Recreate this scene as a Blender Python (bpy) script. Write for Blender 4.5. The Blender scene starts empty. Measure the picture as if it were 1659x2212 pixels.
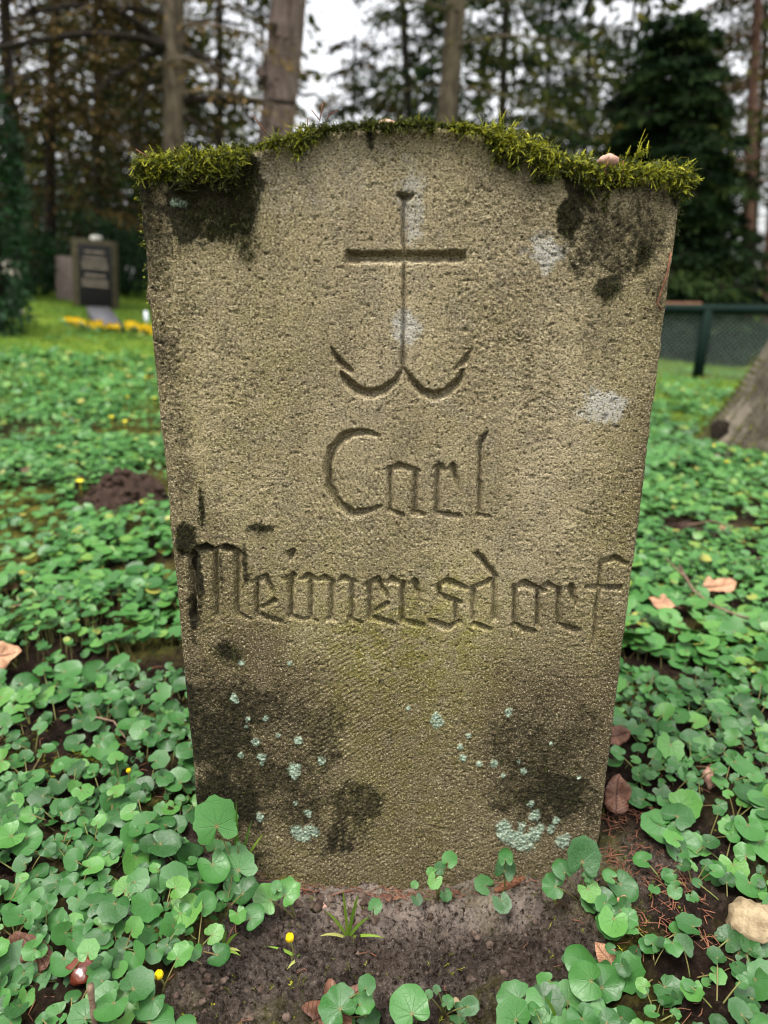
import bpy, math, random
import numpy as np

random.seed(7)
RNG = np.random.default_rng(7)
C = bpy.context.scene.collection
SC = bpy.context.scene

# ------------------------------------------------------------------ camera, sky, sun, exposure
FPX = 700.0                                   # focal length in pixels of the 768 x 1024 picture
PITCH = math.atan(FPX / 2142.0)               # camera looks down at the stone
ROLL = math.atan(16 / 2142.0)
CAM = np.array([0.0, -0.843, 0.80])
FOCUS = 0.885
FSTOP = 3.0
EXPOSURE = 1.48
SUN_STRENGTH = 2.8
SKY_STRENGTH = 0.145
SUN_EL, SUN_AZ = 66.0, -50.0                  # azimuth measured from the -y direction (behind the camera) towards -x

cam_d = bpy.data.cameras.new("camera")
cam_o = bpy.data.objects.new("camera", cam_d)
C.objects.link(cam_o)
SC.camera = cam_o
cam_d.sensor_fit = 'AUTO'
cam_d.sensor_width = 36.0
cam_d.lens = 36.0 * FPX / 1024.0
cam_d.clip_start = 0.02
cam_d.clip_end = 500
cam_d.dof.use_dof = True
cam_d.dof.focus_distance = FOCUS
cam_d.dof.aperture_fstop = FSTOP
from mathutils import Matrix, Vector
_rot = Matrix.Rotation(math.pi / 2 - PITCH, 4, 'X') @ Matrix.Rotation(ROLL, 4, 'Z')
cam_o.matrix_world = Matrix.Translation(Vector(CAM)) @ _rot
RC = np.array(_rot.to_3x3())

w = bpy.data.worlds.new("World")
SC.world = w
w.use_nodes = True
nt = w.node_tree
nt.nodes.clear()
sky = nt.nodes.new('ShaderNodeTexSky')
sky.sky_type = 'NISHITA'
sky.sun_disc = False
sky.sun_elevation = math.radians(SUN_EL)
sky.sun_rotation = math.radians(180 + SUN_AZ)
sky.dust_density = 4.0
sky.air_density = 1.0
sky.ozone_density = 1.0
hs = nt.nodes.new('ShaderNodeHueSaturation')
hs.inputs['Saturation'].default_value = 0.12      # overcast: the cloud cover greys the blue
bg = nt.nodes.new('ShaderNodeBackground')
bg.inputs['Strength'].default_value = SKY_STRENGTH
wo = nt.nodes.new('ShaderNodeOutputWorld')
nt.links.new(sky.outputs[0], hs.inputs['Color'])
nt.links.new(hs.outputs[0], bg.inputs['Color'])
nt.links.new(bg.outputs[0], wo.inputs['Surface'])

sun_d = bpy.data.lights.new("sun", 'SUN')
sun_d.energy = SUN_STRENGTH
sun_d.angle = math.radians(24)
sun_d.color = (1.0, 0.96, 0.9)
sun_o = bpy.data.objects.new("sun", sun_d)
C.objects.link(sun_o)
_el, _az = math.radians(SUN_EL), math.radians(SUN_AZ)
_sd = Vector((math.sin(_az) * math.cos(_el), -math.cos(_az) * math.cos(_el), math.sin(_el)))
sun_o.rotation_euler = _sd.to_track_quat('Z', 'Y').to_euler()

SC.view_settings.view_transform = 'Standard'
SC.view_settings.look = 'None'
SC.view_settings.gamma = 1.0
SC.view_settings.exposure = EXPOSURE
SC.cycles.max_bounces = 6
SC.cycles.transparent_max_bounces = 6
SC.cycles.use_denoising = True
SC.cycles.pixel_filter_type = 'BLACKMAN_HARRIS'
SC.cycles.filter_width = 1.0

# ------------------------------------------------------------------ helpers
K = 0.46293                                   # photo at 1659 px wide -> 768 px wide


def ray(x, y):
    """Unit direction through a point of the photograph (1659 x 2212 coordinates)."""
    px, py = x * K, y * K
    v = RC @ np.array([(px - 384) / FPX, -(py - 512) / FPX, -1.0])
    return v / np.linalg.norm(v)


def on_face(x, y):
    """Where that ray meets the gravestone's front plane y = 0: returns (x, z)."""
    v = ray(x, y)
    t = -CAM[1] / v[1]
    p = CAM + v * t
    return np.array([p[0], p[2]])


def at(x, y, dist):
    """Point on that ray at world y = dist."""
    v = ray(x, y)
    return CAM + v * ((dist - CAM[1]) / v[1])


_lat = {}


def vnoise(x, y, seed=0):
    """Smooth value noise, -1..1."""
    if seed not in _lat:
        _lat[seed] = np.random.default_rng(1000 + seed).uniform(-1, 1, (256, 256))
    L = _lat[seed]
    x = np.asarray(x, float); y = np.asarray(y, float)
    xi = np.floor(x).astype(int); yi = np.floor(y).astype(int)
    fx = x - xi; fy = y - yi
    fx = fx * fx * (3 - 2 * fx); fy = fy * fy * (3 - 2 * fy)
    a = L[xi & 255, yi & 255]; b = L[(xi + 1) & 255, yi & 255]
    c = L[xi & 255, (yi + 1) & 255]; d = L[(xi + 1) & 255, (yi + 1) & 255]
    return (a * (1 - fx) + b * fx) * (1 - fy) + (c * (1 - fx) + d * fx) * fy


def fbm(x, y, seed=0, octv=4, gain=0.5):
    s = 0; a = 1; n = 0
    for k in range(octv):
        s = s + a * vnoise(x * 2 ** k + 17.3 * k, y * 2 ** k - 9.1 * k, seed + k)
        n += a; a *= gain
    return s / n


def sstep(a, b, x):
    t = np.clip((x - a) / (b - a), 0, 1)
    return t * t * (3 - 2 * t)


def in_poly(px, py, poly):
    px = np.asarray(px); py = np.asarray(py)
    ins = np.zeros(px.shape, bool)
    n = len(poly)
    for i in range(n):
        x1, y1 = poly[i]; x2, y2 = poly[(i + 1) % n]
        c = ((y1 > py) != (y2 > py))
        xx = (x2 - x1) * (py - y1) / ((y2 - y1) if y2 != y1 else 1e-9) + x1
        ins ^= c & (px < xx)
    return ins


class MB:
    """Collects vertices, triangles and quads (with a per-vertex vector attribute) for ONE mesh."""

    def __init__(self):
        self.v = []; self.q = []; self.t = []; self.a = []; self.n = 0

    def add(self, v, quads=None, tris=None, attr=None):
        v = np.asarray(v, float).reshape(-1, 3)
        if quads is not None and len(quads): self.q.append(np.asarray(quads, int) + self.n)
        if tris is not None and len(tris): self.t.append(np.asarray(tris, int) + self.n)
        if attr is None: attr = (0, 0, 0.5)
        a = np.asarray(attr, float)
        if a.ndim == 1: a = np.tile(a, (len(v), 1))
        self.v.append(v); self.a.append(a)
        self.n += len(v)

    def tube(self, pts, rad, sides=8, cap=True, attr=None):
        pts = np.asarray(pts, float); m = len(pts)
        rad = np.full(m, rad, float) if np.isscalar(rad) else np.asarray(rad, float)
        tan = np.gradient(pts, axis=0)
        tan /= np.linalg.norm(tan, axis=1)[:, None] + 1e-12
        ref = np.array([0.0, 0, 1]) if abs(tan[0, 2]) < 0.9 else np.array([1.0, 0, 0])
        a = np.linspace(0, 2 * np.pi, sides, endpoint=False)
        V = []
        for i in range(m):
            u = np.cross(tan[i], ref); u /= np.linalg.norm(u) + 1e-12
            v = np.cross(tan[i], u)
            ref = np.cross(u, tan[i])
            V.append(pts[i] + rad[i] * (np.cos(a)[:, None] * u + np.sin(a)[:, None] * v))
        V = np.concatenate(V)
        Q = []
        for i in range(m - 1):
            for j in range(sides):
                k = (j + 1) % sides
                Q.append((i * sides + j, i * sides + k, (i + 1) * sides + k, (i + 1) * sides + j))
        T = []
        if cap:
            V = np.concatenate([V, pts[:1], pts[-1:]])
            c0 = m * sides
            for j in range(sides):
                k = (j + 1) % sides
                T.append((c0, k, j)); T.append((c0 + 1, (m - 1) * sides + j, (m - 1) * sides + k))
        if attr is not None:
            attr = np.asarray(attr, float)
            if attr.ndim == 2:
                attr = np.concatenate([np.repeat(attr, sides, axis=0), attr[:1], attr[-1:]])[:len(V)]
        self.add(V, Q, T, attr)

    def box(self, lo, hi, M=None):
        lo = np.asarray(lo, float); hi = np.asarray(hi, float)
        v = np.array([[x, y, z] for z in (lo[2], hi[2]) for y in (lo[1], hi[1]) for x in (lo[0], hi[0])])
        if M is not None: v = v @ np.asarray(M).T
        self.add(v, [(0, 2, 3, 1), (4, 5, 7, 6), (0, 1, 5, 4), (2, 6, 7, 3), (0, 4, 6, 2), (1, 3, 7, 5)])

    def build(self, name, mat, parent=None, smooth=True, loc=None, bevel=0):
        V = np.concatenate(self.v)
        if loc is not None: V = V - np.asarray(loc)
        o = make_obj(name, V, self.q, self.t, mat, np.concatenate(self.a), smooth)
        if parent is not None: o.parent = parent
        if loc is not None: o.location = loc
        if bevel:
            b = o.modifiers.new("edge", 'BEVEL'); b.width = bevel; b.segments = 2
        return o


def make_obj(name, V, quads, tris, mat, attr=None, smooth=True):
    me = bpy.data.meshes.new(name)
    Q = np.concatenate(quads) if len(quads) else np.zeros((0, 4), int)
    T = np.concatenate(tris) if len(tris) else np.zeros((0, 3), int)
    nl = Q.size + T.size; nf = len(Q) + len(T)
    me.vertices.add(len(V)); me.loops.add(nl); me.polygons.add(nf)
    me.vertices.foreach_set('co', np.ascontiguousarray(V, np.float32).ravel())
    me.loops.foreach_set('vertex_index', np.concatenate([Q.ravel(), T.ravel()]).astype(np.int32))
    st = np.concatenate([np.arange(len(Q)) * 4, Q.size + np.arange(len(T)) * 3]).astype(np.int32)
    me.polygons.foreach_set('loop_start', st)
    me.update(calc_edges=True)
    me.validate()
    if attr is not None and len(me.vertices) == len(V):
        A = me.attributes.new('info', 'FLOAT_VECTOR', 'POINT')
        A.data.foreach_set('vector', np.ascontiguousarray(attr, np.float32).ravel())
    if smooth:
        me.polygons.foreach_set('use_smooth', np.ones(len(me.polygons), bool))
    if mat is not None: me.materials.append(mat)
    o = bpy.data.objects.new(name, me)
    C.objects.link(o)
    return o


def tag(o, label=None, cat=None, group=None, kind=None):
    if label: o['label'] = label
    if cat: o['category'] = cat
    if group: o['group'] = group
    if kind: o['kind'] = kind
    return o


def empty(name, loc, label=None, cat=None, group=None):
    o = bpy.data.objects.new(name, None)
    o.empty_display_size = 0.05
    C.objects.link(o)
    o.location = Vector([float(c) for c in loc])
    return tag(o, label, cat, group)


# ------------------------------------------------------------------ materials
class NT:
    def __init__(self, name):
        self.m = bpy.data.materials.new(name)
        self.m.use_nodes = True
        self.t = self.m.node_tree
        self.t.nodes.clear()
        self.out = self.t.nodes.new('ShaderNodeOutputMaterial')
        self.b = self.t.nodes.new('ShaderNodeBsdfPrincipled')
        self.t.links.new(self.b.outputs[0], self.out.inputs[0])

    def n(self, kind, **kw):
        x = self.t.nodes.new(kind)
        for k, v in kw.items(): setattr(x, k, v)
        return x

    def l(self, a, b): self.t.links.new(a, b)

    def val(self, sock, v):
        if hasattr(v, 'is_linked') or isinstance(v, bpy.types.NodeSocket): self.l(v, sock)
        else: sock.default_value = v

    def math(self, op, a, b=0.0, clamp=False):
        x = self.n('ShaderNodeMath', operation=op, use_clamp=clamp)
        self.val(x.inputs[0], a); self.val(x.inputs[1], b)
        return x.outputs[0]

    def mix(self, f, a, b, blend='MIX'):
        x = self.n('ShaderNodeMix', data_type='RGBA', blend_type=blend)
        self.val(x.inputs[0], f)
        self.val(x.inputs[6], a if not isinstance(a, tuple) else (*a, 1.0))
        self.val(x.inputs[7], b if not isinstance(b, tuple) else (*b, 1.0))
        return x.outputs[2]

    def coord(self):
        return self.n('ShaderNodeTexCoord').outputs['Object']

    def noise(self, scale, detail=4, rough=0.55, vec=None, dist=0.0):
        x = self.n('ShaderNodeTexNoise')
        x.inputs['Scale'].default_value = scale
        x.inputs['Detail'].default_value = detail
        x.inputs['Roughness'].default_value = rough
        x.inputs['Distortion'].default_value = dist
        self.l(vec if vec is not None else self.coord(), x.inputs['Vector'])
        return x.outputs['Fac']

    def ramp(self, f, stops):
        x = self.n('ShaderNodeValToRGB')
        e = x.color_ramp.elements
        while len(e) < len(stops): e.new(0.5)
        for k, (p, c) in enumerate(stops):
            e[k].position = p
            e[k].color = (*c, 1) if isinstance(c, tuple) else (c, c, c, 1)
        self.l(f, x.inputs[0])
        return x.outputs[0]

    def step(self, f, a, b):
        x = self.n('ShaderNodeMapRange', interpolation_type='SMOOTHSTEP')
        self.val(x.inputs[0], f)
        x.inputs[1].default_value = a; x.inputs[2].default_value = b
        return x.outputs[0]

    def attr(self, name='info'):
        x = self.n('ShaderNodeAttribute', attribute_name=name)
        return x

    def info(self):
        s = self.n('ShaderNodeSeparateXYZ')
        self.l(self.attr().outputs['Vector'], s.inputs[0])
        return s.outputs

    def scaled(self, s):
        x = self.n('ShaderNodeMapping')
        x.inputs['Scale'].default_value = s
        self.l(self.coord(), x.inputs[0])
        return x.outputs[0]

    def bump(self, h, strength, dist=0.01, prev=None):
        x = self.n('ShaderNodeBump')
        x.inputs['Strength'].default_value = strength
        x.inputs['Distance'].default_value = dist
        self.l(h, x.inputs['Height'])
        if prev is not None: self.l(prev, x.inputs['Normal'])
        return x.outputs[0]

    def done(self, col=None, rough=0.8, spec=0.3, normal=None):
        if col is not None: self.val(self.b.inputs['Base Color'], col if not isinstance(col, tuple) else (*col, 1))
        self.val(self.b.inputs['Roughness'], rough)
        self.b.inputs['Specular IOR Level'].default_value = spec
        if normal is not None: self.l(normal, self.b.inputs['Normal'])
        return self.m

    def translucent(self, col, fac):
        """Thin leaf: part of the light passes through."""
        tr = self.n('ShaderNodeBsdfTranslucent')
        self.val(tr.inputs[0], col if not isinstance(col, tuple) else (*col, 1))
        mx = self.n('ShaderNodeMixShader')
        mx.inputs[0].default_value = fac
        self.l(self.b.outputs[0], mx.inputs[1]); self.l(tr.outputs[0], mx.inputs[2])
        self.l(mx.outputs[0], self.out.inputs[0])


def simple_mat(name, c1, c2, scale=30, rough=0.8, spec=0.3, bump=0.3, bscale=None, bdist=0.01, detail=5, stretch=None):
    m = NT(name)
    v = m.scaled(stretch) if stretch else None
    f = m.noise(scale, detail, 0.6, v)
    col = m.mix(m.step(f, 0.3, 0.7), c1, c2)
    nb = m.bump(m.noise(bscale or scale * 2, 5, 0.65, v), bump, bdist) if bump else None
    return m.done(col, rough, spec, nb)


def tint_mat(name, cols, rough=0.6, spec=0.25, trans=0.25, noise=None):
    """Foliage colour chosen by the z component of the 'info' attribute."""
    m = NT(name)
    i = m.info()
    f = i[2]
    col = m.ramp(f, [(k / (len(cols) - 1), c) for k, c in enumerate(cols)])
    m.done(col, rough, spec)
    if trans: m.translucent(col, trans)
    return m.m


def stone_material():
    m = NT("weathered_sandstone")
    i = m.info()                                  # x: dark crust, y: pale crustose lichen and painted lit groove lips, z: mint lichen
    a2 = m.n('ShaderNodeSeparateXYZ')
    m.l(m.attr('wear').outputs['Vector'], a2.inputs[0])   # x: green algae film, y: grain, z: damp brown
    big = m.noise(6, 5, 0.6)
    fine = m.noise(350, 4, 0.75, m.scaled((1.0, 1, 1.35)))
    fine2 = m.noise(800, 3, 0.7)
    c = m.mix(m.step(big, 0.3, 0.7), (0.200, 0.160, 0.094), (0.330, 0.272, 0.166))
    c = m.mix(m.step(m.noise(28, 5, 0.7), 0.45, 0.75), c, (0.185, 0.155, 0.112))
    c = m.mix(m.math('MULTIPLY', a2.outputs[0], m.step(m.noise(40, 5, 0.7), 0.25, 0.65)), c, (0.165, 0.148, 0.028))
    c = m.mix(m.math('MULTIPLY', a2.outputs[2], 0.9), c, (0.062, 0.045, 0.024))
    streak = m.noise(1.0, 5, 0.65, m.scaled((34, 34, 5)))
    c = m.mix(m.math('MULTIPLY', m.step(streak, 0.50, 0.72), 0.55), c, (0.105, 0.080, 0.046))
    c = m.mix(m.math('MULTIPLY', m.step(m.noise(14, 6, 0.75), 0.52, 0.74), 0.6), c, (0.095, 0.072, 0.045))
    # pale lichen, and lit lower lips of the grooves painted pale
    pl = m.math('MULTIPLY', m.step(m.math('ADD', m.noise(120, 6, 0.85), m.math('MULTIPLY', i[1], 0.42)), 0.60, 1.0), m.math('MULTIPLY', i[1], 1.5, True))
    c = m.mix(m.math('MULTIPLY', pl, 0.72), c, (0.40, 0.40, 0.375))
    # grains: light quartz and dark pits
    c = m.mix(m.math('MULTIPLY', m.step(fine, 0.54, 0.64), 0.85), c, (0.46, 0.40, 0.255))
    c = m.mix(m.math('MULTIPLY', m.step(fine, 0.49, 0.38), 0.95), c, (0.030, 0.027, 0.013))
    c = m.mix(m.math('MULTIPLY', m.step(fine2, 0.60, 0.72), 0.5), c, (0.50, 0.44, 0.30))
    c = m.mix(m.math('MULTIPLY', m.step(fine2, 0.42, 0.30), 0.6), c, (0.03, 0.024, 0.013))
    # black crust
    dk = m.math('MULTIPLY', m.step(m.math('ADD', m.noise(130, 6, 0.8), m.math('MULTIPLY', i[0], 0.50)), 0.62, 0.95), m.math('MULTIPLY', i[0], 2.2, True))
    dcol = m.mix(m.step(m.noise(120, 4, 0.7), 0.4, 0.7), (0.006, 0.006, 0.003), (0.026, 0.022, 0.010))
    c = m.mix(m.math('MULTIPLY', dk, 0.93), c, dcol)
    # mint lichen rosettes
    mn = m.math('MULTIPLY', i[2], m.step(m.noise(330, 4, 0.7), 0.33, 0.50))
    mcol = m.mix(m.step(m.noise(300, 3, 0.6), 0.35, 0.65), (0.14, 0.20, 0.14), (0.34, 0.42, 0.32))
    c = m.mix(mn, c, mcol)
    nb = m.bump(fine, 0.75, 0.003)
    nb = m.bump(fine2, 0.6, 0.0022, nb)
    m.done(c, 0.92, 0.10, nb)
    return m.m


def soil_material():
    m = NT("ground_soil")
    i = m.info()                                  # x: pale sand, y: moss / green, z: far lawn green
    big = m.noise(9, 5, 0.65)
    fine = m.noise(130, 6, 0.8)
    grit = m.noise(300, 4, 0.8)
    c = m.mix(m.step(big, 0.35, 0.65), (0.007, 0.0042, 0.0027), (0.024, 0.015, 0.010))  # base soil colour darkened to stand in for shade under the leaves
    c = m.mix(m.math('MULTIPLY', i[0], m.step(m.noise(130, 6, 0.8), 0.32, 0.58)), c, (0.30, 0.245, 0.205))
    c = m.mix(m.math('MULTIPLY', m.step(fine, 0.52, 0.66), m.math('ADD', m.math('MULTIPLY', i[0], 2.0, True), 0.15, True)), c, (0.165, 0.126, 0.103))
    c = m.mix(m.math('MULTIPLY', m.step(grit, 0.60, 0.66), m.math('MULTIPLY', i[0], 3.0, True)), c, (0.36, 0.31, 0.27))
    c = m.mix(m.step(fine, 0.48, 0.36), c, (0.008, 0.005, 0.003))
    g = m.mix(m.step(m.noise(35, 4, 0.7), 0.35, 0.65), (0.040, 0.052, 0.010), (0.120, 0.110, 0.018))
    c = m.mix(m.math('MULTIPLY', i[1], m.step(m.noise(55, 5, 0.7), 0.32, 0.6)), c, g)
    far = m.mix(m.step(m.noise(3.0, 6, 0.7), 0.35, 0.65), (0.040, 0.085, 0.010), (0.105, 0.150, 0.018))
    c = m.mix(i[2], c, far)
    nb = m.bump(fine, 1.0, 0.010)
    nb = m.bump(grit, 0.8, 0.004, nb)
    m.done(c, 0.95, 0.06, nb)
    return m.m


def leaf_material():
    m = NT("celandine_leaf")
    i = m.info()                                  # x, y: place on the blade (petiole at 0,0; tip +x), z: tint
    ang = m.math('ARCTAN2', i[1], i[0])
    r = m.math('SQRT', m.math('ADD', m.math('MULTIPLY', i[0], i[0]), m.math('MULTIPLY', i[1], i[1])))
    k = m.math('MULTIPLY', ang, 1.42)
    fr = m.math('ABSOLUTE', m.math('SUBTRACT', k, m.math('ROUND', k)))
    d = m.math('MULTIPLY', fr, r)
    vein = m.math('MULTIPLY', m.step(d, 0.022, 0.004), m.step(r, 0.62, 0.2))
    # fine net between the main veins
    cv = m.n('ShaderNodeCombineXYZ')
    m.l(m.math('MULTIPLY', i[0], 6.0), cv.inputs[0]); m.l(m.math('MULTIPLY', i[1], 6.0), cv.inputs[1]); m.l(m.math('MULTIPLY', i[2], 40.0), cv.inputs[2])
    vo = m.n('ShaderNodeTexVoronoi', feature='DISTANCE_TO_EDGE')
    vo.inputs['Scale'].default_value = 1.0
    m.l(cv.outputs[0], vo.inputs['Vector'])
    net = m.step(vo.outputs['Distance'], 0.05, 0.0)
    base = m.ramp(i[2], [(0.0, (0.006, 0.030, 0.004)), (0.25, (0.015, 0.064, 0.011)), (0.5, (0.031, 0.108, 0.019)), (0.75, (0.060, 0.160, 0.028)), (0.9, (0.11, 0.19, 0.028)), (1.0, (0.24, 0.22, 0.04))])
    ctr = m.noise(3.0, 3, 0.6, cv.outputs[0])
    base = m.mix(m.math('MULTIPLY', m.step(ctr, 0.35, 0.7), 0.4), base, (0.046, 0.130, 0.038))
    col = m.mix(m.math('MULTIPLY', net, 0.45), base, (0.022, 0.075, 0.018))
    col = m.mix(m.math('MULTIPLY', vein, 0.7), col, (0.022, 0.062, 0.014))
    col = m.mix(m.math('MULTIPLY', m.step(r, 0.10, 0.0), 0.6), col, (0.14, 0.085, 0.03))
    h = m.math('SUBTRACT', m.math('MULTIPLY', ctr, 0.3), m.math('ADD', m.math('MULTIPLY', vein, 0.5), m.math('MULTIPLY', net, 0.2)))
    nb = m.bump(h, 0.35, 0.0018)
    spot = m.noise(5.0, 4, 0.8, cv.outputs[0])
    col = m.mix(m.math('MULTIPLY', m.step(spot, 0.66, 0.74), 0.7), col, (0.10, 0.075, 0.02))
    m.done(col, 0.40, 0.30, nb)
    m.translucent(m.mix(0.5, col, (0.09, 0.20, 0.02)), 0.14)
    return m.m


M = {}
M['stone'] = stone_material()
M['soil'] = soil_material()
M['leaf'] = leaf_material()
M['stalk'] = simple_mat('leaf_stalk', (0.10, 0.13, 0.03), (0.13, 0.085, 0.035), 40, 0.6, 0.3, 0)
M['moss'] = tint_mat('moss_green', [(0.014, 0.013, 0.003), (0.032, 0.040, 0.004), (0.125, 0.140, 0.008), (0.33, 0.33, 0.018), (0.50, 0.46, 0.05)], 0.7, 0.2, 0.25)
M['grass'] = tint_mat('grass_blade', [(0.035, 0.09, 0.010), (0.085, 0.17, 0.016), (0.15, 0.23, 0.024), (0.27, 0.26, 0.08)], 0.55, 0.3, 0.25)
M['needle_green'] = tint_mat('conifer_green', [(0.004, 0.008, 0.004), (0.008, 0.017, 0.007), (0.015, 0.029, 0.009), (0.032, 0.046, 0.013)], 0.9, 0.03, 0.08)
M['needle_brown'] = tint_mat('conifer_olive_brown', [(0.008, 0.006, 0.003), (0.026, 0.019, 0.007), (0.070, 0.048, 0.017), (0.15, 0.10, 0.04)], 0.9, 0.03, 0.08)
M['needle_olive'] = tint_mat('conifer_olive', [(0.005, 0.009, 0.003), (0.015, 0.021, 0.005), (0.038, 0.042, 0.009), (0.085, 0.078, 0.018)], 0.9, 0.03, 0.08)
M['shrub'] = tint_mat('shrub_leaf', [(0.003, 0.008, 0.003), (0.006, 0.020, 0.007), (0.013, 0.043, 0.012), (0.03, 0.085, 0.025)], 0.55, 0.15, 0.1)
M['bark_grey'] = simple_mat('bark_pinkish_grey', (0.070, 0.050, 0.043), (0.190, 0.140, 0.122), 7, 0.9, 0.15, 0.9, 14, 0.03, 6, (2.2, 2.2, 0.6))
M['bark_dark'] = simple_mat('bark_dark', (0.006, 0.0045, 0.0035), (0.022, 0.016, 0.011), 8, 0.9, 0.15, 0.9, 16, 0.03, 6, (2, 2, 0.6))
M['bark_tan'] = simple_mat('bark_tan', (0.042, 0.033, 0.022), (0.125, 0.098, 0.068), 8, 0.9, 0.15, 0.9, 16, 0.03, 6, (2, 2, 0.7))
M['bark_red'] = simple_mat('bark_reddish', (0.060, 0.030, 0.022), (0.150, 0.085, 0.062), 8, 0.9, 0.15, 0.9, 16, 0.03, 6, (2, 2, 0.6))


def dead_leaf_mat(name, c1, c2, cv_):
    m = NT(name); i = m.info()
    f = m.noise(35, 6, 0.7)
    c = m.mix(m.step(f, 0.35, 0.65), c1, c2)
    ph = m.math('MULTIPLY', m.math('SUBTRACT', i[0], m.math('MULTIPLY', m.math('ABSOLUTE', i[1]), 0.7)), 11.0)
    v = m.math('ABSOLUTE', m.math('SUBTRACT', ph, m.math('ROUND', ph)))
    vein = m.math('MAXIMUM', m.step(v, 0.10, 0.0), m.step(m.math('ABSOLUTE', i[1]), 0.025, 0.0))
    c = m.mix(m.math('MULTIPLY', vein, 0.6), c, cv_)
    c = m.mix(m.math('MULTIPLY', m.step(m.noise(120, 4, 0.7), 0.58, 0.7), 0.6), c, cv_)
    return m.done(c, 0.6, 0.3, m.bump(m.math('SUBTRACT', f, vein), 0.6, 0.002))


M['dead_leaf'] = dead_leaf_mat('fallen_leaf_tan', (0.20, 0.10, 0.055), (0.33, 0.19, 0.105), (0.11, 0.05, 0.026))
M['dead_leaf_red'] = dead_leaf_mat('fallen_leaf_brown', (0.045, 0.017, 0.009), (0.12, 0.055, 0.032), (0.025, 0.010, 0.006))
M['twig'] = simple_mat('twig_bark', (0.085, 0.055, 0.036), (0.17, 0.115, 0.08), 60, 0.9, 0.15, 0.7, 150, 0.004)
M['litter'] = simple_mat('needle_litter', (0.070, 0.025, 0.014), (0.17, 0.075, 0.042), 60, 0.8, 0.2, 0)
M['crumb'] = simple_mat('soil_crumb', (0.026, 0.016, 0.011), (0.10, 0.072, 0.056), 70, 0.95, 0.15, 0.8, 300, 0.004)
M['mound'] = simple_mat('fresh_soil', (0.014, 0.008, 0.005), (0.046, 0.028, 0.020), 50, 0.95, 0.15, 0.9, 150, 0.01)
M['pebble'] = simple_mat('pebble_tan', (0.13, 0.092, 0.05), (0.30, 0.235, 0.14), 40, 0.75, 0.3, 0.6, 90, 0.006)
M['pebble_pink'] = simple_mat('pebble_pink', (0.24, 0.13, 0.09), (0.36, 0.22, 0.17), 60, 0.7, 0.3, 0.4, 200, 0.003)
M['pebble_white'] = simple_mat('pebble_white', (0.45, 0.43, 0.38), (0.62, 0.60, 0.55), 30, 0.7, 0.3, 0.3, 60, 0.006)
M['cone'] = simple_mat('cone_scales', (0.060, 0.022, 0.010), (0.18, 0.082, 0.042), 300, 0.8, 0.2, 0.8, 500, 0.002)
M['nut'] = simple_mat('chestnut_shell', (0.060, 0.012, 0.006), (0.11, 0.028, 0.014), 40, 0.25, 0.5, 0)
M['petal'] = simple_mat('yellow_petal', (0.62, 0.47, 0.010), (0.78, 0.60, 0.020), 60, 0.45, 0.35, 0)
M['violet'] = simple_mat('violet_petal', (0.40, 0.30, 0.62), (0.55, 0.45, 0.75), 60, 0.5, 0.3, 0)
M['pansy'] = simple_mat('pansy_yellow', (0.62, 0.38, 0.006), (0.80, 0.55, 0.012), 20, 0.6, 0.2, 0)
M['granite'] = simple_mat('dark_polished_granite', (0.004, 0.004, 0.004), (0.010, 0.009, 0.009), 60, 0.5, 0.2, 0)
M['granite_rough'] = simple_mat('olive_grey_granite', (0.032, 0.027, 0.015), (0.075, 0.064, 0.036), 20, 0.9, 0.2, 0.5, 60, 0.006)
M['granite_pink'] = simple_mat('pinkish_grey_granite', (0.130, 0.098, 0.085), (0.215, 0.175, 0.155), 20, 0.85, 0.2, 0.5, 60, 0.006)
M['slab'] = simple_mat('grey_slab', (0.04, 0.04, 0.045), (0.075, 0.075, 0.083), 20, 0.6, 0.3, 0.3, 60, 0.004)
M['letter'] = simple_mat('worn_gilt_letter', (0.19, 0.155, 0.115), (0.28, 0.235, 0.18), 40, 0.6, 0.3, 0)
M['pale_stone'] = simple_mat('pale_limestone', (0.22, 0.20, 0.15), (0.36, 0.33, 0.27), 12, 0.85, 0.2, 0.4, 40, 0.008)
M['fence'] = simple_mat('green_coated_steel', (0.0015, 0.007, 0.005), (0.003, 0.011, 0.008), 20, 0.75, 0.08, 0)
M['wire'] = simple_mat('fence_wire', (0.06, 0.085, 0.075), (0.10, 0.125, 0.115), 20, 0.5, 0.4, 0)
M['trunk_flare'] = simple_mat('smooth_trunk_bark', (0.030, 0.025, 0.017), (0.150, 0.130, 0.098), 5, 0.9, 0.15, 0.9, 18, 0.03, 6, (1.6, 1.6, .6))
M['white'] = simple_mat('white_plastic', (0.62, 0.66, 0.72), (0.72, 0.75, 0.8), 20, 0.4, 0.4, 0)
M['brick'] = simple_mat('rusty_edging', (0.09, 0.042, 0.024), (0.15, 0.075, 0.045), 12, 0.9, 0.2, 0.3)

# ------------------------------------------------------------------ ground
P_BL, P_BR = on_face(432, 1832), on_face(1290, 1856)
Z0 = P_BL[1]                                   # ground level at the stone's left foot


def soil_line():
    return [on_face(*p) for p in ((300, 1826), (432, 1836), (520, 1868), (600, 1898), (700, 1915), (850, 1922), (980, 1918), (1080, 1905), (1200, 1888), (1290, 1862), (1420, 1850))]


_SL = np.array(soil_line())


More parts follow.
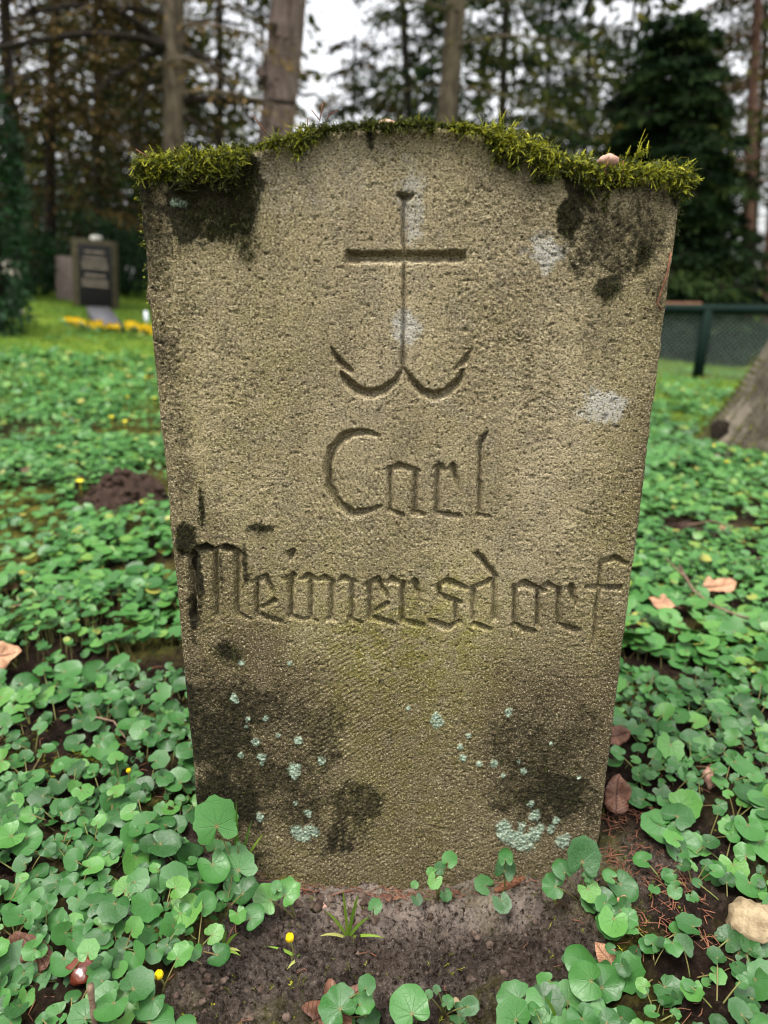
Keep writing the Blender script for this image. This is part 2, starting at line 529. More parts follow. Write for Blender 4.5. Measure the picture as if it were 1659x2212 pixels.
def ground(x, y):
    """Height of the ground sheet without its crumbs."""
    x = np.asarray(x, float); y = np.asarray(y, float)
    line = np.interp(x, _SL[:, 0], _SL[:, 1])
    near = Z0 + (line - Z0) * np.exp(-np.clip(np.abs(y + 0.10) - 0.10, 0, None) ** 2 / 0.12 ** 2)
    yy = np.clip(y - 0.3, 0, 11)
    xx = np.clip(x, -5.5, 5.5)
    slope = yy * (0.012 - 0.0105 * xx)
    roll = 0.02 * vnoise(x * 1.3 + 5, y * 1.3, 31) * sstep(0.3, 1.5, np.hypot(x, y))
    return near + slope + roll


def to_ground(x, y):
    """Where the ray through a photo point meets the ground."""
    v = ray(x, y)
    t0, t1 = 0.2, 60.0
    ts = np.concatenate([np.linspace(0.2, 3, 600), np.linspace(3, 60, 2000)])
    P = CAM[None] + ts[:, None] * v[None]
    dz = P[:, 2] - ground(P[:, 0], P[:, 1])
    k = np.argmax(dz < 0) if (dz < 0).any() else len(ts) - 1
    if k == 0: return P[0]
    f = dz[k - 1] / (dz[k - 1] - dz[k] + 1e-12)
    return P[k - 1] + f * (P[k] - P[k - 1])


BARE = [tuple(to_ground(*p)[:2]) for p in ((500, 1890), (800, 1925), (1290, 1870), (1320, 2080), (1215, 2130), (1140, 2200), (1100, 2330), (180, 2330), (330, 2170), (440, 2050), (500, 1985))]
BARE2 = [tuple(to_ground(*p)[:2]) for p in ((20, 1590), (180, 1560), (300, 1580), (300, 1620), (210, 1660), (90, 1690), (10, 1700))]
BARE3 = [tuple(to_ground(*p)[:2]) for p in ((1296, 1560), (1345, 1540), (1360, 1700), (1400, 1800), (1420, 1960), (1330, 2000), (1280, 1900))]
BARE4 = [tuple(to_ground(*p)[:2]) for p in ((-40, 1060), (120, 1060), (150, 1130), (70, 1260), (-60, 1290))]
BARE5 = [tuple(to_ground(*p)[:2]) for p in ((1370, 1930), (1560, 1975), (1600, 2040), (1480, 2040), (1300, 2080))]


def line_axis(lo, hi, dlo, dhi, step, far, grow=1.12):
    core = list(np.arange(dlo, dhi + step / 2, step))
    a = []; p = dlo; s = step
    while p > lo: s = min(s * grow, far); p -= s; a.append(p)
    b = []; p = core[-1]; s = step
    while p < hi: s = min(s * grow, far); p += s; b.append(p)
    return np.array(a[::-1] + core + b)


gx = line_axis(-90, 90, -0.62, 0.62, 0.0042, 6.0, 1.08)
gy = line_axis(-12, 160, -0.62, 0.10, 0.0042, 6.0, 1.08)
GX, GY = np.meshgrid(gx, gy, indexing='ij')
GZ = ground(GX, GY)
nearw = sstep(2.5, 0.6, np.hypot(GX, GY + 0.2))
crumb = fbm(GX * 38, GY * 38, 40, 4, 0.65) * 0.014 + np.maximum(fbm(GX * 75, GY * 75, 50, 3, 0.7), -.1) * 0.016 + np.abs(vnoise(GX * 110, GY * 110, 57)) * 0.006
GZ = GZ + nearw * crumb
sand = np.zeros_like(GX)
for (px, py, rx, ry, s) in ((920, 1950, 0.26, 0.06, 1.3), (640, 1990, 0.10, 0.05, .5), (740, 1975, 0.055, 0.03, 1.1), (690, 1960, 0.03, 0.02, .8), (930, 1990, 0.07, 0.03, .75), (1100, 1980, 0.10, 0.035, .75), (1210, 1925, 0.06, 0.05, .7), (1000, 2040, 0.05, 0.03, .35), (600, 1930, 0.05, .03, .45)):
    c = to_ground(px, py)
    sand = np.maximum(sand, s * np.exp(-((GX - c[0]) / rx) ** 2 - ((GY - c[1]) / ry) ** 2))
sand = np.maximum(sand, np.where(in_poly(GX, GY, BARE), 0.22, 0))
sand = np.clip(sand * (0.75 + 0.6 * fbm(GX * 25, GY * 25, 61, 3)), 0, 1)
green = sstep(-0.15, 0.45, fbm(GX * 7, GY * 7, 70, 4)) * 0.8
green = np.where(in_poly(GX, GY, BARE), 0.35 * sstep(0.1, 0.5, fbm(GX * 9, GY * 9, 75, 4)), green)
green = np.where(in_poly(GX, GY, BARE4), 1.0, green)
farw = sstep(2.6, 5.0, np.hypot(GX * 0.8, GY))
nxx, nyy = GX.shape
idx = np.arange(nxx * nyy).reshape(nxx, nyy)
Q = np.stack([idx[:-1, :-1], idx[1:, :-1], idx[1:, 1:], idx[:-1, 1:]], -1).reshape(-1, 4)
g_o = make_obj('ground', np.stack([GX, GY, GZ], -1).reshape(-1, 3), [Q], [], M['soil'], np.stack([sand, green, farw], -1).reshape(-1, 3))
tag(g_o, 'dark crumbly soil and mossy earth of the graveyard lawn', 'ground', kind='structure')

# ------------------------------------------------------------------ the gravestone
P_TL, P_TR = on_face(291, 352), on_face(1479, 380)
ZB = Z0 - 0.16


def xl(z): return P_BL[0] + (P_TL[0] - P_BL[0]) * (z - P_BL[1]) / (P_TL[1] - P_BL[1])
def xr(z): return P_BR[0] + (P_TR[0] - P_BR[0]) * (z - P_BR[1]) / (P_TR[1] - P_BR[1])


TOPL = np.array([on_face(*p) for p in ((291, 352), (400, 342), (500, 331), (545, 322), (600, 304), (660, 289), (760, 274), (870, 268), (960, 272), (1040, 284), (1110, 302), (1180, 327), (1240, 350), (1300, 362), (1400, 371), (1479, 378))])
NU, NV, THICK, NS = 620, 800, 0.14, 12
su = np.linspace(0, 1, NU)
zt_guess = np.interp(xl(P_TL[1]) + su * (xr(P_TR[1]) - xl(P_TL[1])), TOPL[:, 0], TOPL[:, 1])
zt_guess = zt_guess + 0.0022 * fbm(su * 22, su * 0, 5, 3)
tv = np.linspace(0, 1, NV)
Zf = ZB + tv[None, :] * (zt_guess[:, None] - ZB)
Lx, Rx = xl(Zf), xr(Zf)
Lx = Lx + 0.0012 * fbm(Zf * 30, Zf * 0 + 3, 11, 4) - 0.004 * np.exp(-((Zf - on_face(300, 640)[1]) / 0.01) ** 2)
Rx = Rx + 0.0012 * fbm(Zf * 30, Zf * 0 + 8, 12, 4)
Xf = Lx + su[:, None] * (Rx - Lx)
# carved strokes: V grooves from the mason's chisel
STROKES = []


def stroke(pts, hw, conv, depth=1.0):
    P = np.array([on_face(*conv(*p)) for p in pts])
    h = np.full(len(P), hw, float) if np.isscalar(hw) else np.asarray(hw, float)
    STROKES.append((P, h, depth))


def cA(x, y): return ((380 + x / 3.072) * 0.95675, (1200 + y / 3.072) * 0.95675)
def cB(x, y): return ((900 + x / 3.072) * 0.95675, (1200 + y / 3.072) * 0.95675)
def c7(x, y): return ((650 + x / 3.016) * 0.95675, (380 + y / 3.016) * 0.95675)
def c8(x, y): return ((380 + x / 1.536) * 0.95675, (930 + y / 1.536) * 0.95675)
def c6(x, y): return ((400 + x / 1.659) * 0.95675, (1450 + y / 1.659) * 0.95675)
def cD(x, y): return (x, y)


mm = 0.001
# anchor cross
stroke([(792, 205), (792, 600), (788, 900), (786, 1370)], [4.8 * mm, 4.2 * mm, 3.8 * mm, 3.8 * mm], c7, 0.95)
stroke([(750, 186), (793, 200), (840, 186)], [3.5 * mm, 6.5 * mm, 3.5 * mm], c7, 1.2)
stroke([(425, 606), (1185, 606)], 7.4 * mm, c7, 1.0)
stroke([(405, 570), (420, 606), (402, 645)], 3 * mm, c7, 0.8)
stroke([(1205, 570), (1190, 606), (1208, 648)], 3 * mm, c7, 0.8)
stroke([(365, 1395), (405, 1455), (475, 1515), (560, 1538), (650, 1515), (730, 1450), (780, 1365)], [3.5 * mm, 6.3 * mm, 7.2 * mm, 7.4 * mm, 6.8 * mm, 5.2 * mm, 3.5 * mm], c7)
stroke([(795, 1370), (845, 1455), (925, 1530), (1005, 1553), (1090, 1525), (1160, 1450), (1198, 1375)], [3.5 * mm, 5.2 * mm, 6.8 * mm, 7.4 * mm, 7.0 * mm, 6.2 * mm, 3.5 * mm], c7)
stroke([(290, 1215), (345, 1312), (430, 1385)], [1.5 * mm, 5.8 * mm, 3.5 * mm], c7)
stroke([(1262, 1225), (1205, 1312), (1135, 1372)], [1.5 * mm, 5.5 * mm, 3.0 * mm], c7, 0.8)
H = 6.6 * mm
# Carl
stroke([(728, 82), (690, 72), (640, 74), (598, 96), (566, 135), (553, 195), (560, 260), (592, 322), (642, 356), (695, 344), (738, 326)], [3 * mm, 5 * mm, 6.5 * mm, 7 * mm, 7 * mm, 7 * mm, 7 * mm, 7 * mm, 7 * mm, 5.5 * mm, 3 * mm], c8)
stroke([(760, 200), (800, 188), (866, 204)], [3 * mm, 6 * mm, 4 * mm], c8)
stroke([(768, 200), (770, 335)], 5.5 * mm, c8, .8)
stroke([(768, 342), (812, 358)], [5 * mm, 4 * mm], c8)
stroke([(858, 204), (856, 342)], 5.5 * mm, c8, .8)
stroke([(850, 350), (888, 357)], [5 * mm, 3.5 * mm], c8)
stroke([(918, 196), (942, 190), (958, 202)], [3 * mm, 6 * mm, 3 * mm], c8)
stroke([(936, 200), (934, 345)], 5.5 * mm, c8, .85)
stroke([(968, 198), (986, 188), (1000, 240), (1012, 278)], [3 * mm, 5.2 * mm, 4.5 * mm, 2 * mm], c8)
stroke([(936, 352), (1006, 364)], [5 * mm, 4.5 * mm], c8)
stroke([(1108, 72), (1090, 92), (1082, 120), (1080, 345)], [2 * mm, 5.5 * mm, 4.6 * mm, 4.6 * mm], c8, .9)
stroke([(1074, 360), (1112, 363)], [5 * mm, 3 * mm], c8)
# Meimersdorf
stroke([(75, 140), (160, 172)], [3 * mm, 5 * mm], cA)
stroke([(168, 160), (172, 400), (180, 590)], [7.5 * mm, 7 * mm, 5.5 * mm], cA, 1.1)
stroke([(200, 118), (262, 104), (330, 142)], [3 * mm, 6 * mm, 5 * mm], cA)
stroke([(330, 140), (335, 590)], [5.5 * mm, 5 * mm], cA, .85)
stroke([(345, 116), (405, 116), (490, 152)], [3 * mm, 6.5 * mm, 6 * mm], cA)
stroke([(472, 150), (480, 250), (476, 420), (480, 575)], [6.8 * mm, 6 * mm, 5 * mm, 5 * mm], cA, .8)
stroke([(488, 580), (565, 608)], [4.5 * mm, 3.5 * mm], cA)
def letter_e(ox, oy, cv):
    stroke([(585 + ox, 356 + oy), (668 + ox, 314 + oy)], [4 * mm, 5.5 * mm], cv)
    stroke([(670 + ox, 312 + oy), (706 + ox, 385 + oy), (742 + ox, 455 + oy)], [5.2 * mm, 5 * mm, 3 * mm], cv)
    stroke([(612 + ox, 350 + oy), (615 + ox, 585 + oy)], 5.5 * mm, cv, .8)
    stroke([(645 + ox, 534 + oy), (735 + ox, 484 + oy)], [3 * mm, 5 * mm], cv)
    stroke([(640 + ox, 588 + oy), (775 + ox, 625 + oy)], [5 * mm, 5 * mm], cv)
letter_e(0, 0, cA)
stroke([(832, 152), (866, 138), (850, 185), (832, 152)], 4.2 * mm, cA, 1.2)
stroke([(812, 332), (872, 306)], [3.5 * mm, 5.5 * mm], cA)
stroke([(850, 322), (850, 590)], 5.5 * mm, cA, .85)
stroke([(862, 596), (948, 612)], [5 * mm, 4 * mm], cA)
for (a, b, c, y) in ((922, 966, 1032, 310), (1046, 1082, 1142, 320), (1185, 1216, 1296, 326)):
    stroke([(a, y + 24), (b, y), (c, y + 30)], [3 * mm, 6 * mm, 4 * mm], cA)
for x in (990, 1132, 1276):
    stroke([(x, 350), (x, 600)], 5.5 * mm, cA, .75)
stroke([(960, 606), (1035, 622)], [4 * mm, 3 * mm], cA, .8)
stroke([(1110, 606), (1170, 622)], [4 * mm, 3 * mm], cA, .8)
stroke([(1262, 606), (1330, 634)], [5 * mm, 4 * mm], cA)
letter_e(784, 18, cA)
def letter_r(ox, oy, cv):
    stroke([(-90 + ox, 352 + oy), (-46 + ox, 336 + oy), (20 + ox, 360 + oy)], [3 * mm, 6 * mm, 4 * mm], cv)
    stroke([(30 + ox, 362 + oy), (30 + ox, 605 + oy)], 5.5 * mm, cv, .85)
    stroke([(82 + ox, 362 + oy), (114 + ox, 346 + oy), (132 + ox, 420 + oy), (156 + ox, 490 + oy)], [3 * mm, 5.5 * mm, 5 * mm, 2.5 * mm], cv)
    stroke([(24 + ox, 614 + oy), (160 + ox, 656 + oy)], [5 * mm, 5.5 * mm], cv)
letter_r(0, 0, cB)
stroke([(242, 378), (340, 345), (462, 392)], [3 * mm, 6 * mm, 5 * mm], cB)
stroke([(276, 372), (284, 440), (345, 472), (432, 494)], [4.5 * mm, 4.5 * mm, 5.5 * mm, 4.5 * mm], cB)
stroke([(398, 490), (398, 610)], 4.6 * mm, cB, .85)
stroke([(222, 622), (345, 672), (420, 628)], [5 * mm, 6 * mm, 4 * mm], cB)
stroke([(515, 152), (545, 160), (610, 240), (676, 322)], [2 * mm, 5.5 * mm, 6 * mm, 5.5 * mm], cB)
stroke([(670, 320), (665, 470), (668, 610)], 5.5 * mm, cB, .75)
stroke([(505, 396), (640, 342)], [4.5 * mm, 5 * mm], cB)
stroke([(520, 396), (522, 610)], 5.5 * mm, cB, .75)
stroke([(522, 644), (630, 682)], [5 * mm, 4.5 * mm], cB)
stroke([(795, 394), (880, 364), (1012, 414)], [4 * mm, 6.2 * mm, 5 * mm], cB)
stroke([(808, 390), (806, 640)], 5.2 * mm, cB, .9)
stroke([(968, 412), (965, 660)], 5.2 * mm, cB, .9)
stroke([(798, 654), (938, 698)], [5.5 * mm, 5.5 * mm], cB)
letter_r(1080, 36, cB)
stroke([(1385, 222), (1505, 184), (1578, 226)], [3.5 * mm, 6 * mm, 4 * mm], cB)
stroke([(1402, 215), (1396, 380), (1368, 570), (1355, 740), (1335, 795)], [4.4 * mm, 4.4 * mm, 4.2 * mm, 4 * mm, 2 * mm], cB, .8)
stroke([(1312, 388), (1528, 394)], [5 * mm, 5.2 * mm], cB)

wob = 0.0011
Xw = Xf + wob * vnoise(Xf * 160, Zf * 160, 21); Zw = Zf + wob * vnoise(Xf * 160, Zf * 160, 22)
groove = np.zeros_like(Xf)
for P, h, dep in STROKES:
    lo = P.min(0) - h.max() - 0.003; hi = P.max(0) + h.max() + 0.003
    sel = np.where((Xf > lo[0]) & (Xf < hi[0]) & (Zf > lo[1]) & (Zf < hi[1]))
    if not len(sel[0]): continue
    x = Xw[sel]; z = Zw[sel]
    best = np.zeros(len(x))
    for a in range(len(P) - 1):
        d = P[a + 1] - P[a]; L2 = d @ d + 1e-12
        t = np.clip(((x - P[a, 0]) * d[0] + (z - P[a, 1]) * d[1]) / L2, 0, 1)
        dist = np.hypot(x - P[a, 0] - t * d[0], z - P[a, 1] - t * d[1])
        hw = h[a] + t * (h[a + 1] - h[a])
        best = np.maximum(best, np.clip(hw - dist, 0, None))
    groove[sel] = np.maximum(groove[sel], best * 2.1 * dep)
groove = np.minimum(groove, 0.013)

# wear masks, measured on the stone; PALE also paints lit groove lips
def spots(lst, soft, nscale, namp, conv=cD, power=1.0):
    m_ = np.zeros_like(Xf)
    n_ = (fbm(Xf * nscale, Zf * nscale, 90, 5, 0.72) + 0.6 * fbm(Xf * nscale * .4, Zf * nscale * .28, 95, 3)) * namp
    for it in lst:
        x, y, rx, ry, s = it
        c = on_face(*conv(x, y))
        ex = on_face(*conv(x + rx, y)) - c; ey = on_face(*conv(x, y + ry)) - c
        ax, az = max(abs(ex[0]), 1e-4), max(abs(ey[1]), 1e-4)
        d = np.sqrt(((Xf - c[0]) / ax) ** 2 + ((Zf - c[1]) / az) ** 2) + n_
        m_ = np.maximum(m_, s * sstep(1 + soft, 1 - soft, d))
    return m_


DARK = [(465, 425, 100, 84, 1.8), (520, 380, 40, 66, 1.8), (500, 485, 50, 38, 1.7), (410, 455, 46, 40, 1.2), (400, 500, 50, 40, .35), (530, 530, 24, 26, .7), (440, 352, 115, 34, 1.6),
        (1180, 350, 28, 44, 1.4), (1255, 415, 36, 44, 1.3), (1228, 465, 26, 40, 1.6), (1290, 376, 62, 30, 1.6), (1330, 520, 95, 80, .75), (1400, 440, 50, 60, .6), (1290, 700, 60, 90, .45), (1420, 620, 30, 70, .5), (330, 520, 40, 160, .55), (370, 800, 30, 160, .5), (400, 980, 30, 140, .5), (1390, 545, 16, 26, .9),
        (1310, 622, 30, 26, .9), (1380, 470, 60, 45, .35), (1160, 318, 80, 24, 1.4), (1070, 300, 30, 22, .8), (1420, 364, 80, 22, 1.6), (1465, 400, 14, 46, 1.1), (1100, 312, 60, 20, 1), (310, 400, 16, 60, .8), (800, 302, 13, 46, .9), (780, 340, 10, 30, .4),
        (318, 450, 26, 70, .55), (335, 600, 26, 70, .5), (400, 640, 26, 60, .5), (350, 710, 26, 60, .4), (435, 1090, 8, 48, 1), (395, 1165, 28, 36, 1.4), (560, 1140, 34, 9, 1),
        (428, 1250, 15, 75, 1.3), (530, 1225, 12, 40, 1), (478, 1230, 10, 50, .8), (418, 1330, 14, 50, 1), (440, 1185, 40, 12, 1), (500, 1185, 30, 10, .9), (490, 1408, 34, 28, 1), (455, 1440, 60, 30, .5), (560, 1600, 190, 160, .40), (1180, 1650, 180, 170, .36), (500, 1520, 115, 60, .75), (480, 1600, 85, 95, .85),
        (600, 1560, 80, 60, .5), (700, 1585, 58, 80, .62), (560, 1680, 130, 80, .7), (500, 1730, 85, 60, 1), (640, 1750, 60, 50, .65), (772, 1738, 58, 48, .75), (720, 1810, 90, 35, .5), (500, 1850, 70, 30, .7),
        (1130, 1560, 90, 70, .45), (1080, 1600, 50, 60, .6), (1180, 1640, 115, 70, .65), (1200, 1725, 95, 60, .9), (1120, 1700, 60, 60, .6), (1270, 1600, 45, 70, .55), (1280, 1740, 26, 50, .6), (1310, 1340, 26, 120, .35), (1220, 700, 26, 90, .25), (1280, 740, 30, 80, .3), (1090, 1500, 26, 40, .3)]
PALE = [(1180, 545, 46, 44, 1), (1310, 885, 52, 40, 1), (875, 705, 32, 36, .95), (890, 450, 24, 80, .75), (868, 566, 118, 7, .35), (660, 390, 170, 90, .45), (760, 330, 100, 50, .4), (880, 390, 40, 60, .5), (1180, 330, 60, 24, .2), (790, 860, 40, 10, .4), (930, 862, 40, 10, .4), (700, 1352, 60, 8, .3), (900, 1358, 50, 8, .3), (1120, 1362, 50, 8, .3), (760, 1120, 50, 8, .4)]  # lichen patches; the thin flat strips paint light on lower groove walls
MINT6 = [(240, 78, 11), (420, 78, 8), (215, 210, 15), (333, 285, 11), (265, 290, 10), (260, 318, 8), (378, 348, 11), (298, 375, 15), (453, 368, 13), (240, 425, 11), (315, 430, 17), (318, 452, 10), (545, 445, 15), (438, 475, 22), (440, 500, 11), (490, 640, 15), (442, 602, 8), (310, 655, 14), (450, 712, 24), (500, 705, 28), (480, 725, 22), (865, 248, 8), (970, 292, 22), (985, 300, 13), (1242, 262, 12), (1090, 350, 8), (1060, 392, 9), (1070, 435, 11), (1130, 458, 10), (1185, 455, 14), (1278, 445, 8), (1298, 480, 14), (1220, 497, 10), (1325, 605, 13), (1340, 650, 21), (1420, 665, 13), (1225, 690, 27), (1230, 720, 27), (1270, 740, 32), (1310, 750, 32), (1330, 720, 30), (1290, 690, 16), (1360, 690, 16), (1400, 700, 15), (1450, 742, 23), (1435, 738, 19), (1505, 505, 8), (1400, 378, 8), (-175, -980, 0)]
dark = spots(DARK, 0.5, 45, 0.85)
edg_ = np.minimum(Xf - Lx, Rx - Xf)
dark = dark + 0.75 * np.exp(-edg_ / 0.012) * sstep(-.1, .45, fbm(Xf * 25, Zf * 14, 97, 4, .65)) + 0.5 * sstep(.15, .6, fbm(Xf * 30, Zf * 9, 98, 4, .65)) * sstep(-.2, .5, fbm(Xf * 4, Zf * 3, 96, 2))
dark = np.clip(dark - 0.30 * np.clip(fbm(Xf * 60, Zf * 60, 99, 4), 0, 1), 0, 1)
pale = spots(PALE, 0.5, 60, 0.8)
mint = spots([(x, y, r, r, 1) for x, y, r in MINT6 if r], 0.25, 160, 0.75, c6)
mint = np.maximum(mint, spots([(385, 440, 14, 10, 1), (940, 1556, 13, 9, 1)], 0.25, 160, 0.75))
zn = (Zf - Z0) / (P_TL[1] - Z0)
algae = np.clip(0.20 + 0.5 * fbm(Xf * 6, Zf * 4, 110, 3) + 0.35 * sstep(0.75, 0.2, zn), 0, 1)
algae = np.maximum(algae, spots([(900, 1500, 260, 240, 1), (860, 1740, 170, 190, 1), (800, 1900, 400, 26, .9), (1300, 1450, 60, 160, .7)], 0.6, 12, 0.4))
damp = np.clip(0.75 * sstep(0.55, 0.0, zn) + 0.10 + 0.75 * np.exp(-edg_ / 0.035) + 0.45 * fbm(Xf * 9, Zf * 5, 120, 4), 0, 1)
damp = np.maximum(damp, spots([(540, 1620, 200, 240, 1), (1170, 1650, 190, 240, 1), (800, 1880, 500, 40, .6), (440, 1280, 90, 160, .6), (1240, 500, 160, 160, .35), (560, 600, 240, 300, .22)], 0.55, 12, 0.5))

# roughness of the tooled sandstone
rough = 0.00075 * fbm(Xf * 150 + 0.3 * Zf * 150, Zf * 230, 130, 2, 0.7) + 0.0004 * vnoise(Xf * 390, Zf * 430, 140) + 0.0009 * fbm(Xf * 12, Zf * 12, 150, 3)
ca, cb = on_face(1750, 640), on_face(1500, 2500)
r1 = np.hypot(Xf - ca[0], (Zf - ca[1]) * 1.1); r2 = np.hypot(Xf - cb[0], Zf - cb[1])
ww = sstep(on_face(800, 1150)[1], on_face(800, 1400)[1], Zf)
wig = 5.0 * fbm(Xf * 9, Zf * 9, 170, 4, .6)
tool = (1 - ww) * np.sin(r1 * 980 + wig) + ww * np.sin(r2 * 980 + wig)
tm = sstep(-0.45, 0.25, fbm(Xf * 5, Zf * 5, 180, 2)) * (0.30 + 0.70 * sstep(0.12, -0.08, Xf))
calm = 0.55 + 0.75 * sstep(-.4, .5, fbm(Xf * 7, Zf * 7, 185, 3))
rough = rough * calm + 0.00050 * tool * tm * (0.5 + 0.5 * np.abs(vnoise(Xf * 60, Zf * 60, 186)))
pit = np.clip(vnoise(Xf * 250, Zf * 300, 190) - 0.55, 0, 1) * 0.0045
rough = (rough - pit) * (1 - 0.6 * sstep(0.0005, 0.004, groove))
ed = np.minimum.reduce([Xf - Lx, Rx - Xf, (zt_guess[:, None] - Zf)])
RR = 0.010 + 0.004 * fbm(Xf * 40, Zf * 40, 200, 3)
e_ = np.clip(RR - ed, 0, RR)
rnd = RR - np.sqrt(np.maximum(RR ** 2 - e_ ** 2, 0))
Yf = groove - rough + rnd * 0.85 - 0.0018 * mint * (0.6 + 0.6 * vnoise(Xf * 400, Zf * 400, 210)) - 0.0012 * dark * np.abs(vnoise(Xf * 330, Zf * 330, 220))

# wrap: front grid, left and right flanks, top and back in one closed mesh
back = THICK
verts = [np.stack([Xf, Yf, Zf], -1)]
sideL = np.stack([np.stack([Lx[0] + 0.0012 * vnoise(Zf[0] * 120, Zf[0] * 0 + k * 1.7, 230), np.full(NV, Yf[0] + (back - Yf[0]) * k / NS), Zf[0]], -1) for k in range(1, NS + 1)])
sideR = np.stack([np.stack([Rx[-1] + 0.0012 * vnoise(Zf[-1] * 120, Zf[-1] * 0 + k * 1.7, 231), np.full(NV, Yf[-1] + (back - Yf[-1]) * k / NS), Zf[-1]], -1) for k in range(1, NS + 1)])
allcols = np.concatenate([sideL[::-1], verts[0], sideR])          # columns from back-left round the front to back-right
NC = allcols.shape[0]
ids = np.arange(NC * NV).reshape(NC, NV)
Qs = [np.stack([ids[:-1, :-1], ids[1:, :-1], ids[1:, 1:], ids[:-1, 1:]], -1).reshape(-1, 4)]
# top strip
base_n = NC * NV
tops = []
for k in range(1, NS + 1):
    fr = k / NS
    tops.append(np.stack([Xf[1:-1, -1], Yf[1:-1, -1] + (back - Yf[1:-1, -1]) * fr, Zf[1:-1, -1] + 0.0015 * fbm(Xf[1:-1, -1] * 60, Xf[1:-1, -1] * 0 + k, 240, 3)], -1))
tops = np.stack(tops)                                              # NS x (NU-2)
tid = np.zeros((NS + 1, NU), int)
tid[0] = ids[NS:NS + NU, -1]
for k in range(1, NS + 1):
    tid[k, 1:-1] = base_n + (k - 1) * (NU - 2) + np.arange(NU - 2)
    tid[k, 0] = ids[NS - k, -1]
    tid[k, -1] = ids[NS + NU - 1 + k, -1]
Qs.append(np.stack([tid[:-1, :-1], tid[:-1, 1:], tid[1:, 1:], tid[1:, :-1]], -1).reshape(-1, 4))
# back: strips from the top's rear row down to the rear foot
rear_top = tid[NS]
nb_ = base_n + NS * (NU - 2)
foot = np.stack([np.linspace(allcols[0, 0, 0], allcols[-1, 0, 0], NU)[1:-1], np.full(NU - 2, back), np.full(NU - 2, ZB)], -1)
fid = np.concatenate([[ids[0, 0]], nb_ + np.arange(NU - 2), [ids[-1, 0]]])
Qs.append(np.stack([rear_top[1:-2], rear_top[2:-1], fid[2:-1], fid[1:-2]], -1))
SV = np.concatenate([allcols.reshape(-1, 3), tops.reshape(-1, 3), foot])


def wrapA(A, edge=0.3):
    a = np.concatenate([np.repeat(A[:1], NS, 0), A, np.repeat(A[-1:], NS, 0)]).ravel()
    t = np.tile(A[1:-1, -1], NS)
    return np.concatenate([a, t, np.full(NU - 2, edge)])


info = np.stack([wrapA(dark), wrapA(pale, 0), wrapA(mint, 0)], -1)
wear = np.stack([wrapA(algae), wrapA(rough * 0), wrapA(damp)], -1)
st_o = make_obj('gravestone', SV, Qs, [], M['stone'], info)
if len(st_o.data.vertices) == len(SV):
    A = st_o.data.attributes.new('wear', 'FLOAT_VECTOR', 'POINT')
    A.data.foreach_set('vector', wear.astype(np.float32).ravel())
tag(st_o, 'large weathered sandstone gravestone carved with an anchor cross and a name', 'gravestone')


def face_depth(x, z):
    """Front surface y near (x, z)."""
    v = np.clip((z - ZB) / (np.interp(x, TOPL[:, 0], TOPL[:, 1]) - ZB), 0, 1)
    u = np.clip((x - xl(z)) / (xr(z) - xl(z)), 0, 1)
    return Yf[(u * (NU - 1)).astype(int), (v * (NV - 1)).astype(int)]


# ------------------------------------------------------------------ moss
def moss_strands(mb, P, D, L, W, tip, base, droop=0.4, leaflets=6, curl=0.35):
    """Feathery moss shoots: P roots (n,3), D directions, L lengths."""
    n = len(P)
    D = D / (np.linalg.norm(D, axis=1)[:, None] + 1e-9)
    S = 5
    side = np.cross(D, RNG.normal(size=(n, 3)))
    side /= np.linalg.norm(side, axis=1)[:, None] + 1e-9
    bend = RNG.normal(size=(n, 3)) * curl + np.array([0, 0, -droop])
    ts = np.linspace(0, 1, S)
    pts = P[:, None] + L[:, None, None] * (ts[None, :, None] * D[:, None] + (ts ** 2)[None, :, None] * bend[:, None] * 0.8)
    wid = 0.45 * W[:, None] * np.array([0.8, 1.0, 1.05, 0.95, 0.45])[None]
    V = np.stack([pts - side[:, None] * wid[..., None] / 2, pts + side[:, None] * wid[..., None] / 2], 2)    # n,S,2,3
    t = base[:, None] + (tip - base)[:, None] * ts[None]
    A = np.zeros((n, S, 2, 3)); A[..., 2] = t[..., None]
    q = np.array([(2 * i, 2 * i + 1, 2 * i + 3, 2 * i + 2) for i in range(S - 1)])
    mb.add(V.reshape(-1, 3), (q[None] + (np.arange(n) * S * 2)[:, None, None]).reshape(-1, 4), None, A.reshape(-1, 3))
    # leaflets
    k = leaflets
    f = np.linspace(0.25, 0.95, k)
    fi = np.clip((f * (S - 1)).astype(int), 0, S - 2); ff = f * (S - 1) - fi
    c = pts[:, fi] * (1 - ff)[None, :, None] + pts[:, fi + 1] * ff[None, :, None]
    axis = pts[:, fi + 1] - pts[:, fi]
    axis /= np.linalg.norm(axis, axis=2)[..., None] + 1e-9
    sgn = np.where(np.arange(k) % 2 == 0, 1, -1)[None, :, None]
    out = side[:, None] * sgn + axis * 0.7 + RNG.normal(size=c.shape) * 0.35
    ll = (W[:, None] * 2.2 * (1.15 - f)[None])[..., None]
    tipp = c + out * ll
    b1 = c - axis * ll * 0.3; b2 = c + axis * ll * 0.3
    V = np.stack([b1, b2, tipp], 2)
    tt = base[:, None] + (tip - base)[:, None] * (f * 0.9 + 0.1)[None]
    A = np.zeros(V.shape); A[..., 2] = tt[..., None]
    mb.add(V.reshape(-1, 3), None, np.arange(n * k * 3).reshape(-1, 3), A.reshape(-1, 3))


